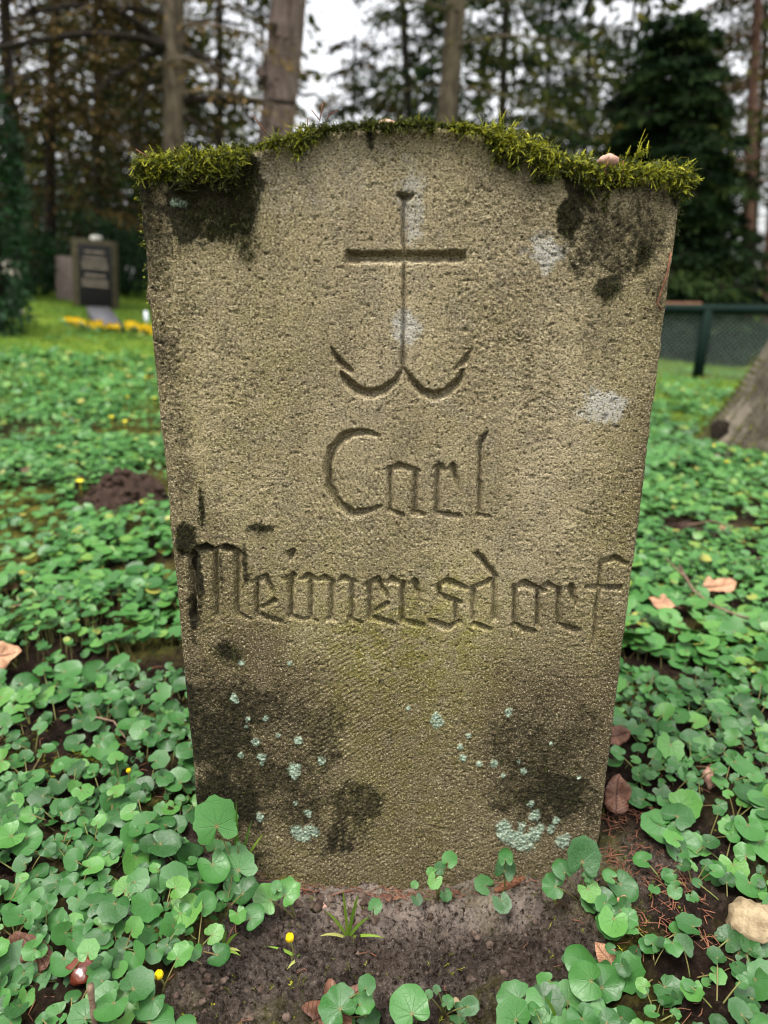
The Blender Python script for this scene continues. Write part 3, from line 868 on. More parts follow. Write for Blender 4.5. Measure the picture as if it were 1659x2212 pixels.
# moss along the top: profile columns x(photo), height above edge, hang below edge, density, brightness
PROF = np.array([[285, 16, 22, .8, .75], [330, 26, 40, 1, .85], [400, 26, 55, 1, .85], [470, 22, 60, 1, .8], [530, 18, 45, 1, .75], [560, 14, 8, .9, .7], [600, 18, 8, 1, .75], [640, 18, 36, 1, .8], [665, 16, 14, .9, .7],
                 [700, 14, 4, .8, .42], [750, 12, 2, .8, .35], [790, 14, 4, .8, .45], [850, 16, 12, .8, .5], [900, 18, 6, .8, .40], [930, 12, 10, .8, .5], [990, 16, 5, .9, .8], [1030, 18, 8, 1, .8], [1060, 24, 40, 1, .85],
                 [1090, 34, 45, 1, .85], [1120, 28, 46, 1, .85], [1180, 26, 40, 1, .85], [1230, 26, 32, 1, .85], [1280, 22, 56, 1, .85], [1310, 20, 60, 1, .8], [1340, 22, 20, 1, .85], [1400, 28, 18, 1, .8], [1440, 26, 22, 1, .9], [1480, 26, 40, 1, .85], [1505, 18, 20, .9, .7]])
mb = MB()
PXM = 0.00052                                   # metres per photo pixel at the top edge
N = 30000
px = RNG.uniform(294, 1496, N)
hgt = np.interp(px, PROF[:, 0], PROF[:, 1]) * PXM
hang = np.interp(px, PROF[:, 0], PROF[:, 2]) * PXM
den = np.interp(px, PROF[:, 0], PROF[:, 3]); bri = np.interp(px, PROF[:, 0], PROF[:, 4])
clump = fbm(px / 16, px * 0, 300, 4, .7)
keep = RNG.uniform(size=N) < den * np.clip(0.62 + 1.1 * clump, 0.06, 1)
px, hgt, hang, bri, clump = px[keep], hgt[keep] * np.clip(0.85 + 1.3 * clump[keep], .25, 2.0), hang[keep] * np.clip(0.9 + 1.2 * clump[keep], .2, 1.9), bri[keep], clump[keep]
X = P_TL[0] + (px - 291) / (1479 - 291) * (P_TR[0] - P_TL[0])
ZT = np.interp(X, TOPL[:, 0], TOPL[:, 1])
kind = RNG.uniform(size=len(X))
n = len(X)
yy = np.where(kind < 0.62, RNG.uniform(-0.002, 0.11, n) ** 1.0, -0.002 - RNG.uniform(0, 0.006, n))
zz = np.where(kind < 0.62, ZT + 0.72 * hgt * RNG.uniform(-0.2, 1, n) ** 1.0, ZT - hang * RNG.uniform(0, 1, n) ** 1.4)
P = np.stack([X, np.maximum(yy, -0.008), zz], -1)
up = np.where(kind < 0.62, 1.0, 0.15)
D = np.stack([RNG.normal(0, 0.8, n), -0.55 - 0.4 * RNG.uniform(0, 1, n) * (kind > 0.62), up * 0.55 + RNG.normal(0, 0.25, n)], -1)
D[:, 1] = np.where(kind < 0.62, RNG.normal(-0.25, 0.45, n), D[:, 1])
L = np.where(kind < 0.62, hgt * RNG.uniform(0.15, 0.42, n) + 0.0025, RNG.uniform(0.003, 0.0075, n)) * np.clip(.55 + bri * .6, .4, 1.1)
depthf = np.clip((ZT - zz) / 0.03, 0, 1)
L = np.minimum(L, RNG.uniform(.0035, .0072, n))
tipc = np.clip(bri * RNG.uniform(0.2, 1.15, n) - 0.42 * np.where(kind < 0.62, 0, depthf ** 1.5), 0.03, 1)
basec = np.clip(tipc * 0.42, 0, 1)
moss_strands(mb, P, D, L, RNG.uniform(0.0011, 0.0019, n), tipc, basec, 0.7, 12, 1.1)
# a few taller shoots
for (x, y0, y1) in ((1090, 262, 212), (1083, 260, 232), (1068, 262, 236), (1386, 318, 286), (1393, 318, 296), (332, 330, 306), (352, 322, 302), (455, 318, 300), (620, 282, 262), (1045, 268, 240), (905, 258, 236), (1375, 320, 292)):
    a = on_face(x, y0 + 24); b = on_face(x + RNG.uniform(-6, 10), y1 + 8)
    q = 5
    Pq = np.array([[a[0] + RNG.normal(0, .0015), -0.001 + RNG.uniform(0, .01), a[1]] for _ in range(q)])
    Dq = np.array([[b[0] - a[0], -0.003, b[1] - a[1]]] * q) + RNG.normal(0, 0.003, (q, 3))
    moss_strands(mb, Pq, Dq, np.full(q, np.hypot(*(b - a))) * RNG.uniform(.6, 1, q), np.full(q, 0.0017), RNG.uniform(.6, .9, q), np.full(q, .35), 0.15, 12, 0.45)
# spill over the right arris
n = 420
ff = RNG.uniform(0, 1, n)
zz = P_TR[1] + 0.012 - ff * 0.075
P = np.stack([xr(zz) + 0.002 * RNG.uniform(-1, 1, n), RNG.uniform(0.0, 0.08, n), zz], -1)
D = np.stack([RNG.uniform(0.3, 1, n), RNG.normal(-0.2, .4, n), RNG.normal(0.0, .5, n)], -1)
tipc = np.clip(RNG.uniform(.5, 1, n) * (1 - ff) ** 0.7, 0.05, 1)
moss_strands(mb, P, D, RNG.uniform(.003, .008, n) * (1 - 0.6 * ff), np.full(n, .0013), tipc, tipc * .4, 0.5)
n = 260
zz = P_TL[1] - RNG.uniform(0, 1, n) ** 1.5 * 0.16
P = np.stack([xl(zz), RNG.uniform(0.0, 0.05, n), zz], -1)
D = np.stack([-RNG.uniform(0.3, 1, n), RNG.normal(-0.3, .4, n), RNG.normal(0.1, .5, n)], -1)
tipc = RNG.uniform(.1, .8, n)
moss_strands(mb, P, D, RNG.uniform(.002, .007, n), np.full(n, .0014), tipc, tipc * .4, 0.3)
o = mb.build('moss', M['moss'], smooth=False)
tag(o, 'bright yellow green moss growing along the top edge of the gravestone', 'moss', kind='stuff')

# short dark moss on the face, where the crust is thickest
mb = MB()
fx, fz = [], []
for (x, y, rx, ry, s, cnt) in ((470, 430, 85, 75, 1, 1300), (520, 375, 34, 60, 1, 500), (450, 355, 110, 30, 1, 700), (535, 530, 26, 30, .6, 120), (500, 490, 45, 30, 1, 260), (1290, 378, 52, 24, 1, 300), (1228, 465, 22, 34, 1, 160), (1180, 345, 24, 40, .8, 160), (1150, 318, 70, 18, .9, 260),
                               (1310, 622, 26, 22, .8, 110), (1390, 545, 14, 24, .9, 80), (398, 1160, 24, 32, .8, 110), (435, 1090, 6, 46, .8, 60), (560, 1140, 32, 8, .8, 60), (490, 1408, 30, 24, 1, 120), (480, 1620, 90, 110, .7, 520), (640, 1700, 90, 90, .5, 300), (1190, 1710, 100, 70, .6, 360), (772, 1738, 50, 40, .7, 110), (1140, 1600, 80, 60, .5, 160), (500, 1860, 70, 24, .8, 140), (1420, 366, 70, 10, 1, 200), (640, 300, 12, 26, 1, 90), (400, 500, 60, 40, .4, 90), (325, 470, 20, 120, .5, 120)):
    a = RNG.uniform(0, 2 * np.pi, cnt); r = np.sqrt(RNG.uniform(0, 1, cnt)) * 1.1
    for k in range(cnt):
        q = on_face(x + rx * r[k] * math.cos(a[k]), y + ry * r[k] * math.sin(a[k]))
        fx.append(q[0]); fz.append(q[1])
fx = np.array(fx); fz = np.array(fz)
okm = (fx > xl(fz)) & (fx < xr(fz)) & (fz < np.interp(fx, TOPL[:, 0], TOPL[:, 1]))
fx, fz = fx[okm], fz[okm]
n = len(fx)
P = np.stack([fx, face_depth(fx, fz) + 0.0005, fz], -1)
D = np.stack([RNG.normal(0, .6, n), -RNG.uniform(.3, 1, n), RNG.normal(-0.25, .6, n)], -1)
tipc = np.clip(RNG.beta(1.2, 5, n) * 0.62, 0.02, .6)
moss_strands(mb, P, D, RNG.uniform(.0025, .0075, n), RNG.uniform(.0008, .0013, n), tipc, tipc * .4, 0.5, 4)
o = mb.build('moss', M['moss'], smooth=False)
tag(o, 'near black dry moss clinging in patches to the front of the gravestone', 'moss', kind='stuff')

# ------------------------------------------------------------------ leaves
def leaf_shape(rng, na=26, rings=(0.34, 0.68, 1.0), scal=0.035, cup=0.25):
    """Heart to kidney shaped blade, petiole at the origin, tip towards +x, about 1 wide."""
    c0 = rng.uniform(0.12, 0.24); a = rng.uniform(0.48, 0.56); b = rng.uniform(0.50, 0.58)
    nw = rng.uniform(0.22, 0.62)
    nsc = rng.integers(7, 12); ph = rng.uniform(0, 6.28)
    th = np.linspace(-np.pi + 0.02, np.pi - 0.02, na)
    ct, s_ = np.cos(th), np.sin(th)
    A = (ct / a) ** 2 + (s_ / b) ** 2; B = -2 * ct * c0 / a ** 2; Cc = (c0 / a) ** 2 - 1
    r = (-B + np.sqrt(B * B - 4 * A * Cc)) / (2 * A)
    back_ = np.pi - np.abs(th)
    r = r * (1 + 0.25 * np.exp(-((back_ - 0.85) / 0.4) ** 2))
    r = r * (0.10 + 0.90 * sstep(0.02, nw + 0.22, back_))
    r = r * (1 + scal * np.cos(nsc * th + ph))
    V = [[0, 0, 0]]
    warp = rng.uniform(0.02, 0.07); wk = rng.integers(2, 5); wp = rng.uniform(0, 6.28)
    fold = rng.uniform(-0.02, 0.14)
    for f in rings:
        x = f * r * ct; y = f * r * s_
        z = cup * (x ** 2 + y ** 2) * rng.uniform(0.6, 1.0) + fold * np.abs(y) + warp * f * f * np.cos(wk * th + wp)
        V += list(np.stack([x, y, z], -1))
    V = np.array(V)
    T = [(0, 1 + j, 2 + j) for j in range(na - 1)]
    Qd = []
    for k in range(len(rings) - 1):
        o1 = 1 + k * na; o2 = o1 + na
        for j in range(na - 1): Qd.append((o1 + j, o2 + j, o2 + j + 1, o1 + j + 1))
    return V, np.array(Qd), np.array(T)


LR = np.random.default_rng(5)
LEAF_HI = [leaf_shape(LR, 34, (0.3, 0.62, 0.86, 1.0), cup=LR.uniform(-0.30, 0.35), scal=LR.uniform(0.012, 0.065)) for _ in range(18)]
LEAF_MID = [leaf_shape(LR, 18, (0.5, 1.0), cup=LR.uniform(-0.3, 0.3), scal=0.02) for _ in range(8)]
LEAF_LO = [leaf_shape(LR, 12, (1.0,), cup=LR.uniform(-0.3, 0.3), scal=0.0) for _ in range(6)]


def frame(az, tilt, taz, roll=0.0):
    """Rotation for leaves: blade axis towards az, normal tipped by tilt towards taz."""
    n = np.stack([np.sin(tilt) * np.cos(taz), np.sin(tilt) * np.sin(taz), np.cos(tilt)], -1)
    x = np.stack([np.cos(az), np.sin(az), np.zeros_like(az)], -1)
    x = x - (x * n).sum(-1, keepdims=True) * n
    x /= np.linalg.norm(x, axis=-1, keepdims=True)
    y = np.cross(n, x)
    return np.stack([x, y, n], -1)


def bulk_leaves(mb, pos, R, size, tint, variants):
    vi = RNG.integers(0, len(variants), len(pos))
    for k, (V, Qd, T) in enumerate(variants):
        s = np.where(vi == k)[0]
        if not len(s): continue
        W = np.einsum('nij,vj->nvi', R[s], V) * size[s][:, None, None] + pos[s][:, None]
        A = np.zeros((len(s), len(V), 3)); A[..., :2] = V[None, :, :2]; A[..., 2] = tint[s][:, None]
        off = (np.arange(len(s)) * len(V))[:, None, None]
        mb.add(W.reshape(-1, 3), (Qd[None] + off).reshape(-1, 4) if len(Qd) else None, (T[None] + off).reshape(-1, 3), A.reshape(-1, 3))


def stalk_strips(mb, a, b, w0):
    """Thin three-sided stalks from a to b, bowed."""
    n = len(a)
    mid = (a + b) / 2 + np.stack([np.zeros(n), np.zeros(n), 0.1 * np.linalg.norm(b - a, axis=1)], -1)
    ang = np.array([0, 2.094, 4.189])
    off = np.stack([np.cos(ang), np.sin(ang), np.zeros(3)], -1)
    V = np.stack([a[:, None] + off * w0, mid[:, None] + off * w0, b[:, None] + off * w0 * .7], 1)
    q = [(i * 3 + j, i * 3 + (j + 1) % 3, (i + 1) * 3 + (j + 1) % 3, (i + 1) * 3 + j) for i in range(2) for j in range(3)]
    mb.add(V.reshape(-1, 3), (np.array(q)[None] + (np.arange(n) * 9)[:, None, None]).reshape(-1, 4))


BUSY = []                                        # places kept free of plants: (x, y, r)
for (px_, py_, r) in ((270, 1082, .19), (1480, 1150, .10), (1425, 1340, .05), (1545, 1300, .055), (10, 1470, .055), (45, 1035, .05), (250, 800, .1), (1530, 1690, .02), (1620, 2010, .035), (175, 2105, .025)):
    q = to_ground(px_, py_); BUSY.append((q[0], q[1], r))


def free(x, y, stone=0.015):
    ok = ~in_poly(x, y, BARE)
    ok &= ~in_poly(x, y, BARE3)
    ok &= ~((x > P_BL[0] - stone) & (x < P_BR[0] + stone) & (y > -0.03) & (y < THICK + 0.01))
    for (bx, by, r) in BUSY: ok &= np.hypot(x - bx, y - by) > r
    for pg, q in ((BARE2, .9), (BARE4, .72), (BARE5, .93)):
        ok &= ~(in_poly(x, y, pg) & (RNG.uniform(size=np.shape(x)) < q))
    return ok


def leaf_meshes():
    out = []
    for k, (V, Qd, T) in enumerate(LEAF_HI):
        for tnt in (0.18, 0.36, 0.56):
            A = np.zeros((len(V), 3)); A[:, :2] = V[:, :2]; A[:, 2] = np.clip(tnt + LR.uniform(-.24, .22), 0, 0.9)
            o_ = make_obj('leaf', V, [Qd], [T], M['leaf'], A)
            out.append(o_.data)
            bpy.data.objects.remove(o_)
    return out


LMESH = leaf_meshes()
PLANT_COUNT = 0


def plant(x, y, leaves, label, group, cat='plant', name='celandine_plant', z=None):
    """One plant: an Empty at its crown; each leaf a mesh of its own with its stalk as sub-part.
    leaves: list of (dx, dy, height, size, azimuth, tilt, tilt azimuth)"""
    global PLANT_COUNT
    PLANT_COUNT += 1
    zg = float(ground(x, y)) if z is None else z
    root = empty(name, (x, y, zg), label, cat, group)
    for (dx, dy, hh, size, az, ti, ta) in leaves:
        me = random.choice(LMESH)
        lf = bpy.data.objects.new('leaf', me)
        C.objects.link(lf)
        R = frame(np.array([az]), np.array([ti]), np.array([ta]))[0]
        Mx = Matrix([[*(R[i] * size), [dx, dy, hh][i]] for i in range(3)] + [[0, 0, 0, 1]])
        lf.parent = root
        lf.matrix_local = Mx
        s_ = MB()
        t = np.linspace(0, 1, 6)[:, None]
        end = np.array([dx, dy, hh])
        pts = t * end[None] * np.array([1, 1, 0]) + np.array([0, 0, 1]) * ((t ** 0.7) * hh * 1.0 - 0.006 * (1 - t))
        s_.tube(pts, np.linspace(0.0011, 0.0008, 6) , 5)
        so = s_.build('stalk', M['stalk'])
        so.parent = root
    return root


def random_leaves(n, sz, spread, hmin, hmax, lean):
    out = []
    a0 = random.uniform(0, 6.28)
    for k in range(n):
        a = a0 + k * 2.4 + random.uniform(-.4, .4)
        r = spread * random.uniform(0.3, 1.0)
        ta = lean + random.uniform(-1.0, 1.0)
        out.append((r * math.cos(a), r * math.sin(a), random.uniform(hmin, hmax), sz * random.uniform(0.6, 1.2), a + random.uniform(-.8, .8), random.choice((random.uniform(0.05, 0.45), random.uniform(0.3, 0.9))), ta))
    return out


def in_view(x, y, z, pad=40):
    p = RC.T @ (np.stack([x, y, z]) - CAM[:, None])
    u = 384 + FPX * p[0] / -p[2]; v = 512 - FPX * p[1] / -p[2]
    return (p[2] < 0) & (u > -pad) & (u < 768 + pad) & (v > -pad) & (v < 1024 + pad), -p[2]


# nearest plants: things of their own
cand = np.stack([RNG.uniform(-1.0, 1.0, 9000), RNG.uniform(-0.62, 0.45, 9000)], -1)
cand = cand[free(cand[:, 0], cand[:, 1], 0.03)]
cz = ground(cand[:, 0], cand[:, 1])
vis, dep = in_view(cand[:, 0], cand[:, 1], cz + 0.05, 25)
cand = cand[vis]; dep = dep[vis]
picked = []
for c in cand:
    if all((c[0] - p[0]) ** 2 + (c[1] - p[1]) ** 2 > 0.038 ** 2 for p in picked): picked.append(c)
picked = sorted(picked, key=lambda c: np.hypot(c[0] - CAM[0], c[1] - CAM[1]))[:285]
NEAR_R = max(np.hypot(c[0] - CAM[0], c[1] - CAM[1]) for c in picked)
for c in picked:
    x, y = c
    left = x < 0
    lean = math.atan2(-0.9, 0.35 if left else -0.35)
    n = random.choice((3, 3, 4, 4, 5, 6))
    sz = random.choice((random.uniform(.016, .026), random.uniform(.022, .034), random.uniform(.028, .047)))
    lab = ('round leaved green plant in the leafy carpet left of the big gravestone' if left else 'round leaved green plant in the leafy carpet right of the big gravestone')
    plant(x, y, random_leaves(n, sz * .95, 0.042, 0.008, 0.042, lean), lab, 'celandine plants left of the gravestone' if left else 'celandine plants right of the gravestone')

# seedlings and single sprouts on the bare soil at the foot of the stone
def sprout(px_, py_, blades, label, name='celandine_seedling'):
    """blades: (photo x, photo y, width in photo px, azimuth, tilt) of each leaf in front of the stone."""
    g = to_ground(px_, py_)
    lv = []
    for (bx, by, bw, az, ti) in blades:
        p = at(bx, by, g[1] - 0.004 - 0.02 * random.random())
        size = bw * K / FPX * np.linalg.norm(p - CAM)
        lv.append((p[0] - g[0], p[1] - g[1], max(p[2] - g[2], 0.004), size, az, ti, -1.57 + random.uniform(-.3, .3)))
    return plant(g[0], g[1], lv, label, None, 'seedling', name)


sprout(515, 1905, [(515, 1820, 8, -1.5, .9), (468, 1785, 78, 1.9, 1.05)], 'large dark heart shaped leaf standing against the stone low on its left side', 'celandine_plant')
sprout(455, 1770, [(435, 1730, 28, 2.8, .6), (460, 1712, 34, 1.2, .6), (450, 1735, 18, -.6, .5)], 'tiny pale green three leaf sprout before the dark stain low on the stone', 'seedling')
sprout(520, 1925, [(515, 1880, 66, 2.1, .75), (520, 1912, 48, -1.2, .6)], 'pair of overlapping kidney leaves at the lower left corner of the stone')
sprout(640, 1985, [(615, 1935, 44, 1.0, .5), (585, 1945, 48, 2.6, .7), (598, 1920, 22, 1.8, .6)], 'dark leaved seedling with curved red stalk left of the pale sand')
sprout(540, 2000, [(540, 1985, 40, .9, .5)], 'single small round leaf lying on bare soil left of the sand')
sprout(805, 1985, [(808, 1962, 26, 1.2, .6)], 'single tiny leaf beside the grass tuft in front of the stone')
sprout(945, 1945, [(968, 1862, 28, 1.2, .8), (955, 1878, 22, 2.6, .7), (935, 1885, 18, 2.8, .7), (940, 1900, 26, -1.9, .7), (900, 1940, 20, -1.2, .5), (962, 1930, 22, -1.2, .6), (895, 1915, 14, 1.5, .6)], 'pale green many leaved seedling against the middle of the stone foot', 'speedwell_seedling')
sprout(1090, 1930, [(1090, 1882, 38, 1.3, .85), (1092, 1856, 28, 1.6, .9)], 'two small stacked leaves against the stone foot above the cone')
sprout(1046, 1925, [(1048, 1913, 32, 2.6, .7)], 'single round leaf just left of the fallen cone')
sprout(1082, 1965, [(1082, 1945, 34, -1.3, .5)], 'single round leaf just below the fallen cone')
sprout(1255, 1950, [(1258, 1862, 64, 1.5, .85), (1220, 1885, 36, 2.0, .6), (1200, 1915, 40, 2.9, .55), (1270, 1920, 40, -1.0, .5), (1265, 1895, 20, .4, .5), (1272, 1945, 30, -1.3, .5)], 'leafy speedwell seedling with one dark leaf at the right foot of the stone', 'speedwell_seedling')
sprout(1345, 1925, [(1340, 1910, 48, -1.0, .5), (1320, 1895, 24, 2.6, .5)], 'small heart leaf seedling on needle litter right of the stone foot')
sprout(710, 2200, [(735, 2180, 60, 2.2, .4), (790, 2135, 30, 1.4, .6), (778, 2170, 34, .3, .5), (790, 2195, 36, -.4, .5), (750, 2210, 30, -1.6, .4)], 'small clump of round leaves over a fallen brown leaf in front')
sprout(900, 2210, [(890, 2190, 66, 2.0, .4)], 'single big round leaf at the bottom middle of the bare soil')
sprout(960, 2190, [(965, 2170, 22, 1.2, .5), (1010, 2175, 30, .3, .5), (990, 2200, 40, -.5, .4), (925, 2150, 14, 1, .5), (945, 2140, 14, 2.2, .5)], 'slender cluster of little leaves right of the big round front leaf', 'seedling')
sprout(150, 2110, [(60, 2170, 90, 2.2, .4), (130, 2130, 46, .8, .5), (235, 2140, 30, .9, .5), (190, 2060, 34, 1.8, .5)], 'broad pale leaved plant beside the chestnut at the lower left', 'celandine_plant')
sprout(205, 2200, [(225, 2190, 80, .2, .4), (185, 2200, 44, 2.6, .4)], 'wide leaved plant behind the upright stick at the lower left', 'celandine_plant')

# the rest of the carpet: one mass
mb = MB(); ms = MB()


def carpet(n, x0, x1, y0, y1, smin, smax, variants, hmin, hmax, minr, hid=None, gap=0.35, stalks=False, view=150, dark_=0.0):
    x = RNG.uniform(x0, x1, n); y = RNG.uniform(y0, y1, n)
    ok = free(x, y)
    ok &= np.hypot(x - CAM[0], y - CAM[1]) > minr
    z = ground(x, y)
    v_, dp = in_view(x, y, z, view)
    ok &= v_
    ok &= fbm(x * 3.1, y * 3.1, 401, 3) > -gap + 0.25 * RNG.normal(size=n) * 0.5
    x, y, z = x[ok], y[ok], z[ok]
    m_ = len(x)
    bigg = 0.75 + 0.5 * sstep(-0.4, 0.4, fbm(x * 2.2, y * 2.2, 402, 2))
    hgt_ = RNG.uniform(hmin, hmax, m_) * (0.7 + 0.6 * sstep(-.4, .4, fbm(x * 5, y * 5, 403, 2)))
    pos = np.stack([x, y, z + hgt_], -1)
    az = RNG.uniform(0, 6.28, m_)
    til = np.clip(RNG.normal(0.30, 0.2, m_), 0.02, 0.9)
    taz = RNG.normal(-1.7, 1.3, m_)
    tint = np.clip(RNG.normal(0.52, 0.2, m_) + 0.12 * fbm(x * 1.7, y * 1.7, 404, 3), 0.03, 0.96)
    tint[RNG.uniform(size=m_) < 0.015] = 1.0
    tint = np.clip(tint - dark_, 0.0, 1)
    sz = RNG.uniform(smin, smax, m_) * bigg * np.clip(RNG.normal(.95, .2, m_), .5, 1.4)
    bulk_leaves(mb, pos, frame(az, til, taz), sz, tint, variants)
    if stalks:
        a = pos.copy(); a[:, 2] = z - 0.003; a[:, 0] += RNG.normal(0, .012, m_); a[:, 1] += RNG.normal(0, .012, m_)
        stalk_strips(ms, a, pos, 0.0009)
    return m_


carpet(3600, -1.1, 1.1, -0.62, 0.5, .012, .028, LEAF_MID, .006, .028, 0.3, stalks=True, gap=0.1, dark_=.36)       # under-storey among the near plants, tinted dark to paint shade into the gaps
carpet(9500, -1.5, 1.5, -0.1, 1.1, .020, .042, LEAF_MID, .02, .065, NEAR_R - 0.03, stalks=True, gap=0.3)
carpet(26000, -2.6, 2.6, 1.0, 2.6, .020, .040, LEAF_MID, .02, .06, 0.9, gap=0.3)
carpet(34000, -4.4, 4.4, 2.4, 5.2, .024, .044, LEAF_LO, .015, .055, 0.9, gap=0.25)
carpet(9000, -6.0, 6.0, 5.0, 8.5, .026, .05, LEAF_LO, .01, .05, 0.9, gap=-0.12)
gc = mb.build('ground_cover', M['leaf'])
tag(gc, 'carpet of small round green leaves spreading over the whole graveyard floor', 'ground cover', kind='stuff')
so = ms.build('stalk', M['stalk'], parent=gc)

# grass further back and between the leaves
mb = MB()


def blades(mb, x, y, hh, ww, tint, lean=0.5):
    n = len(x)
    z = ground(x, y)
    a = RNG.uniform(0, 6.28, n)
    d = np.stack([np.cos(a), np.sin(a), np.zeros(n)], -1)
    s_ = np.stack([-np.sin(a), np.cos(a), np.zeros(n)], -1)
    b = np.stack([x, y, z - 0.004], -1)
    up = np.array([0, 0, 1.0])
    le = (RNG.uniform(0.2, 1, n) * lean)[:, None]
    p1 = b + up * (hh * 0.55)[:, None] + d * (hh[:, None] * 0.25 * le)
    p2 = b + up * (hh * 0.95)[:, None] * (1 - 0.35 * le) + d * (hh[:, None] * 0.8 * le)
    w = ww[:, None] / 2
    V = np.stack([b - s_ * w, b + s_ * w, p1 - s_ * w * .8, p1 + s_ * w * .8, p2], 1)
    A = np.zeros((n, 5, 3)); A[..., 2] = tint[:, None]
    o_ = (np.arange(n) * 5)[:, None, None]
    mb.add(V.reshape(-1, 3), (np.array([[0, 1, 3, 2]])[None] + o_).reshape(-1, 4), (np.array([[2, 3, 4]])[None] + o_).reshape(-1, 3), A.reshape(-1, 3))


n = 46000
x = RNG.uniform(-8, 8, n); y = 3.0 + 10 * RNG.uniform(0, 1, n) ** 1.1
v_, _ = in_view(x, y, ground(x, y), 60)
kp = v_ & (RNG.uniform(size=n) < sstep(2.5, 5.5, y + 0.6 * vnoise(x, y, 501)))
x, y = x[kp], y[kp]
tn = np.clip(0.5 + 0.35 * fbm(x * 1.2, y * 1.2, 502, 3) + RNG.normal(0, .12, len(x)), 0, 1)
blades(mb, x, y, RNG.uniform(.03, .08, len(x)), RNG.uniform(.006, .012, len(x)), tn)
tag(mb.build('grass', M['grass'], smooth=False), 'short yellowish green grass of the lawn beyond the leafy carpet', 'grass', kind='stuff')

# ------------------------------------------------------------------ ground moss and litter
mb = MB()
gp = []
for pg, cnt in ((BARE2, 900), (BARE4, 2600), (BARE, 420), (BARE5, 120)):
    pg = np.array(pg)
    x = RNG.uniform(pg[:, 0].min(), pg[:, 0].max(), cnt * 2); y = RNG.uniform(pg[:, 1].min(), pg[:, 1].max(), cnt * 2)
    k = in_poly(x, y, [tuple(q) for q in pg]) & (fbm(x * 12, y * 12, 510, 3) > 0.02)
    gp.append(np.stack([x[k], y[k]], -1))
x = RNG.uniform(-1.3, 1.3, 5000); y = RNG.uniform(-.55, 2.0, 5000)
k = (fbm(x * 3.1, y * 3.1, 401, 3) < -0.22)
gp.append(np.stack([x[k], y[k]], -1))
gp = np.concatenate(gp)
n = len(gp)
P = np.stack([gp[:, 0], gp[:, 1], ground(gp[:, 0], gp[:, 1]) + 0.002], -1)
D = np.stack([RNG.normal(0, .8, n), RNG.normal(0, .8, n), RNG.uniform(.2, .8, n)], -1)
tipc = np.clip(RNG.normal(.55, .2, n), .1, .95)
moss_strands(mb, P, D, RNG.uniform(.006, .016, n), RNG.uniform(.0012, .002, n), tipc, tipc * .45, .5, 5)
tag(mb.build('moss', M['moss'], smooth=False), 'low olive moss creeping over the bare soil between the leaves', 'moss', kind='stuff')

mb = MB()                                         # fallen needles and fine twigs
n = 1500
x = RNG.uniform(-.95, .95, n); y = RNG.uniform(-.6, .5, n)
wgt = np.where(in_poly(x, y, BARE), .22, .55); wgt = np.where(in_poly(x, y, BARE3) | in_poly(x, y, BARE5), 1, wgt)
wgt = np.where((x > P_BL[0] - .01) & (x < P_BR[0] + .01) & (y > -0.01) & (y < THICK), 0, wgt)
k = RNG.uniform(size=n) < wgt
x, y = x[k], y[k]
x = np.concatenate([x, RNG.uniform(P_BR[0] + .01, P_BR[0] + .12, 260)]); y = np.concatenate([y, RNG.uniform(-.16, .12, 260)])
x = np.concatenate([x, RNG.uniform(P_BL[0] + .05, P_BR[0] - .05, 90)]); y = np.concatenate([y, RNG.uniform(-.022, -.008, 90)])
for i in range(len(x)):
    a = random.uniform(0, 6.28) if i < len(x) - 90 else random.gauss(0, .25)
    L_ = random.uniform(.012, .034)
    p0 = np.array([x[i], y[i], float(ground(x[i], y[i])) + 0.006])
    d = np.array([math.cos(a), math.sin(a), random.uniform(-.12, .25)]) * L_
    b = np.array([random.gauss(0, .15), random.gauss(0, .15), random.uniform(0, .15)]) * L_
    mb.tube([p0 - d / 2, p0 + b, p0 + d / 2], random.uniform(.0004, .0008), 4, False)
tag(mb.build('needle_litter', M['litter']), 'reddish brown fallen conifer needles strewn on the soil', 'needles', kind='stuff')


def lump(mb, c, r, seed, sq=(1, 1, .7), rough_=.35, nu=10, nv=7):
    th = np.linspace(0, np.pi, nv); ph = np.linspace(0, 2 * np.pi, nu, endpoint=False)
    T, Ph = np.meshgrid(th, ph, indexing='ij')
    d = np.stack([np.sin(T) * np.cos(Ph), np.sin(T) * np.sin(Ph), np.cos(T)], -1)
    rr = 1 + rough_ * (vnoise(d[..., 0] * 1.7 + seed, d[..., 1] * 1.7 + d[..., 2] * 1.9 + seed * 1.3, 520) + .5 * vnoise(d[..., 0] * 4 + seed, d[..., 1] * 4 + d[..., 2] * 3.7, 521))
    V = d * rr[..., None] * r * np.array(sq) + np.asarray(c)
    ii = np.arange(nu * nv).reshape(nv, nu)
    q = [(ii[a, b], ii[a + 1, b], ii[a + 1, (b + 1) % nu], ii[a, (b + 1) % nu]) for a in range(nv - 1) for b in range(nu)]
    mb.add(V.reshape(-1, 3), q)


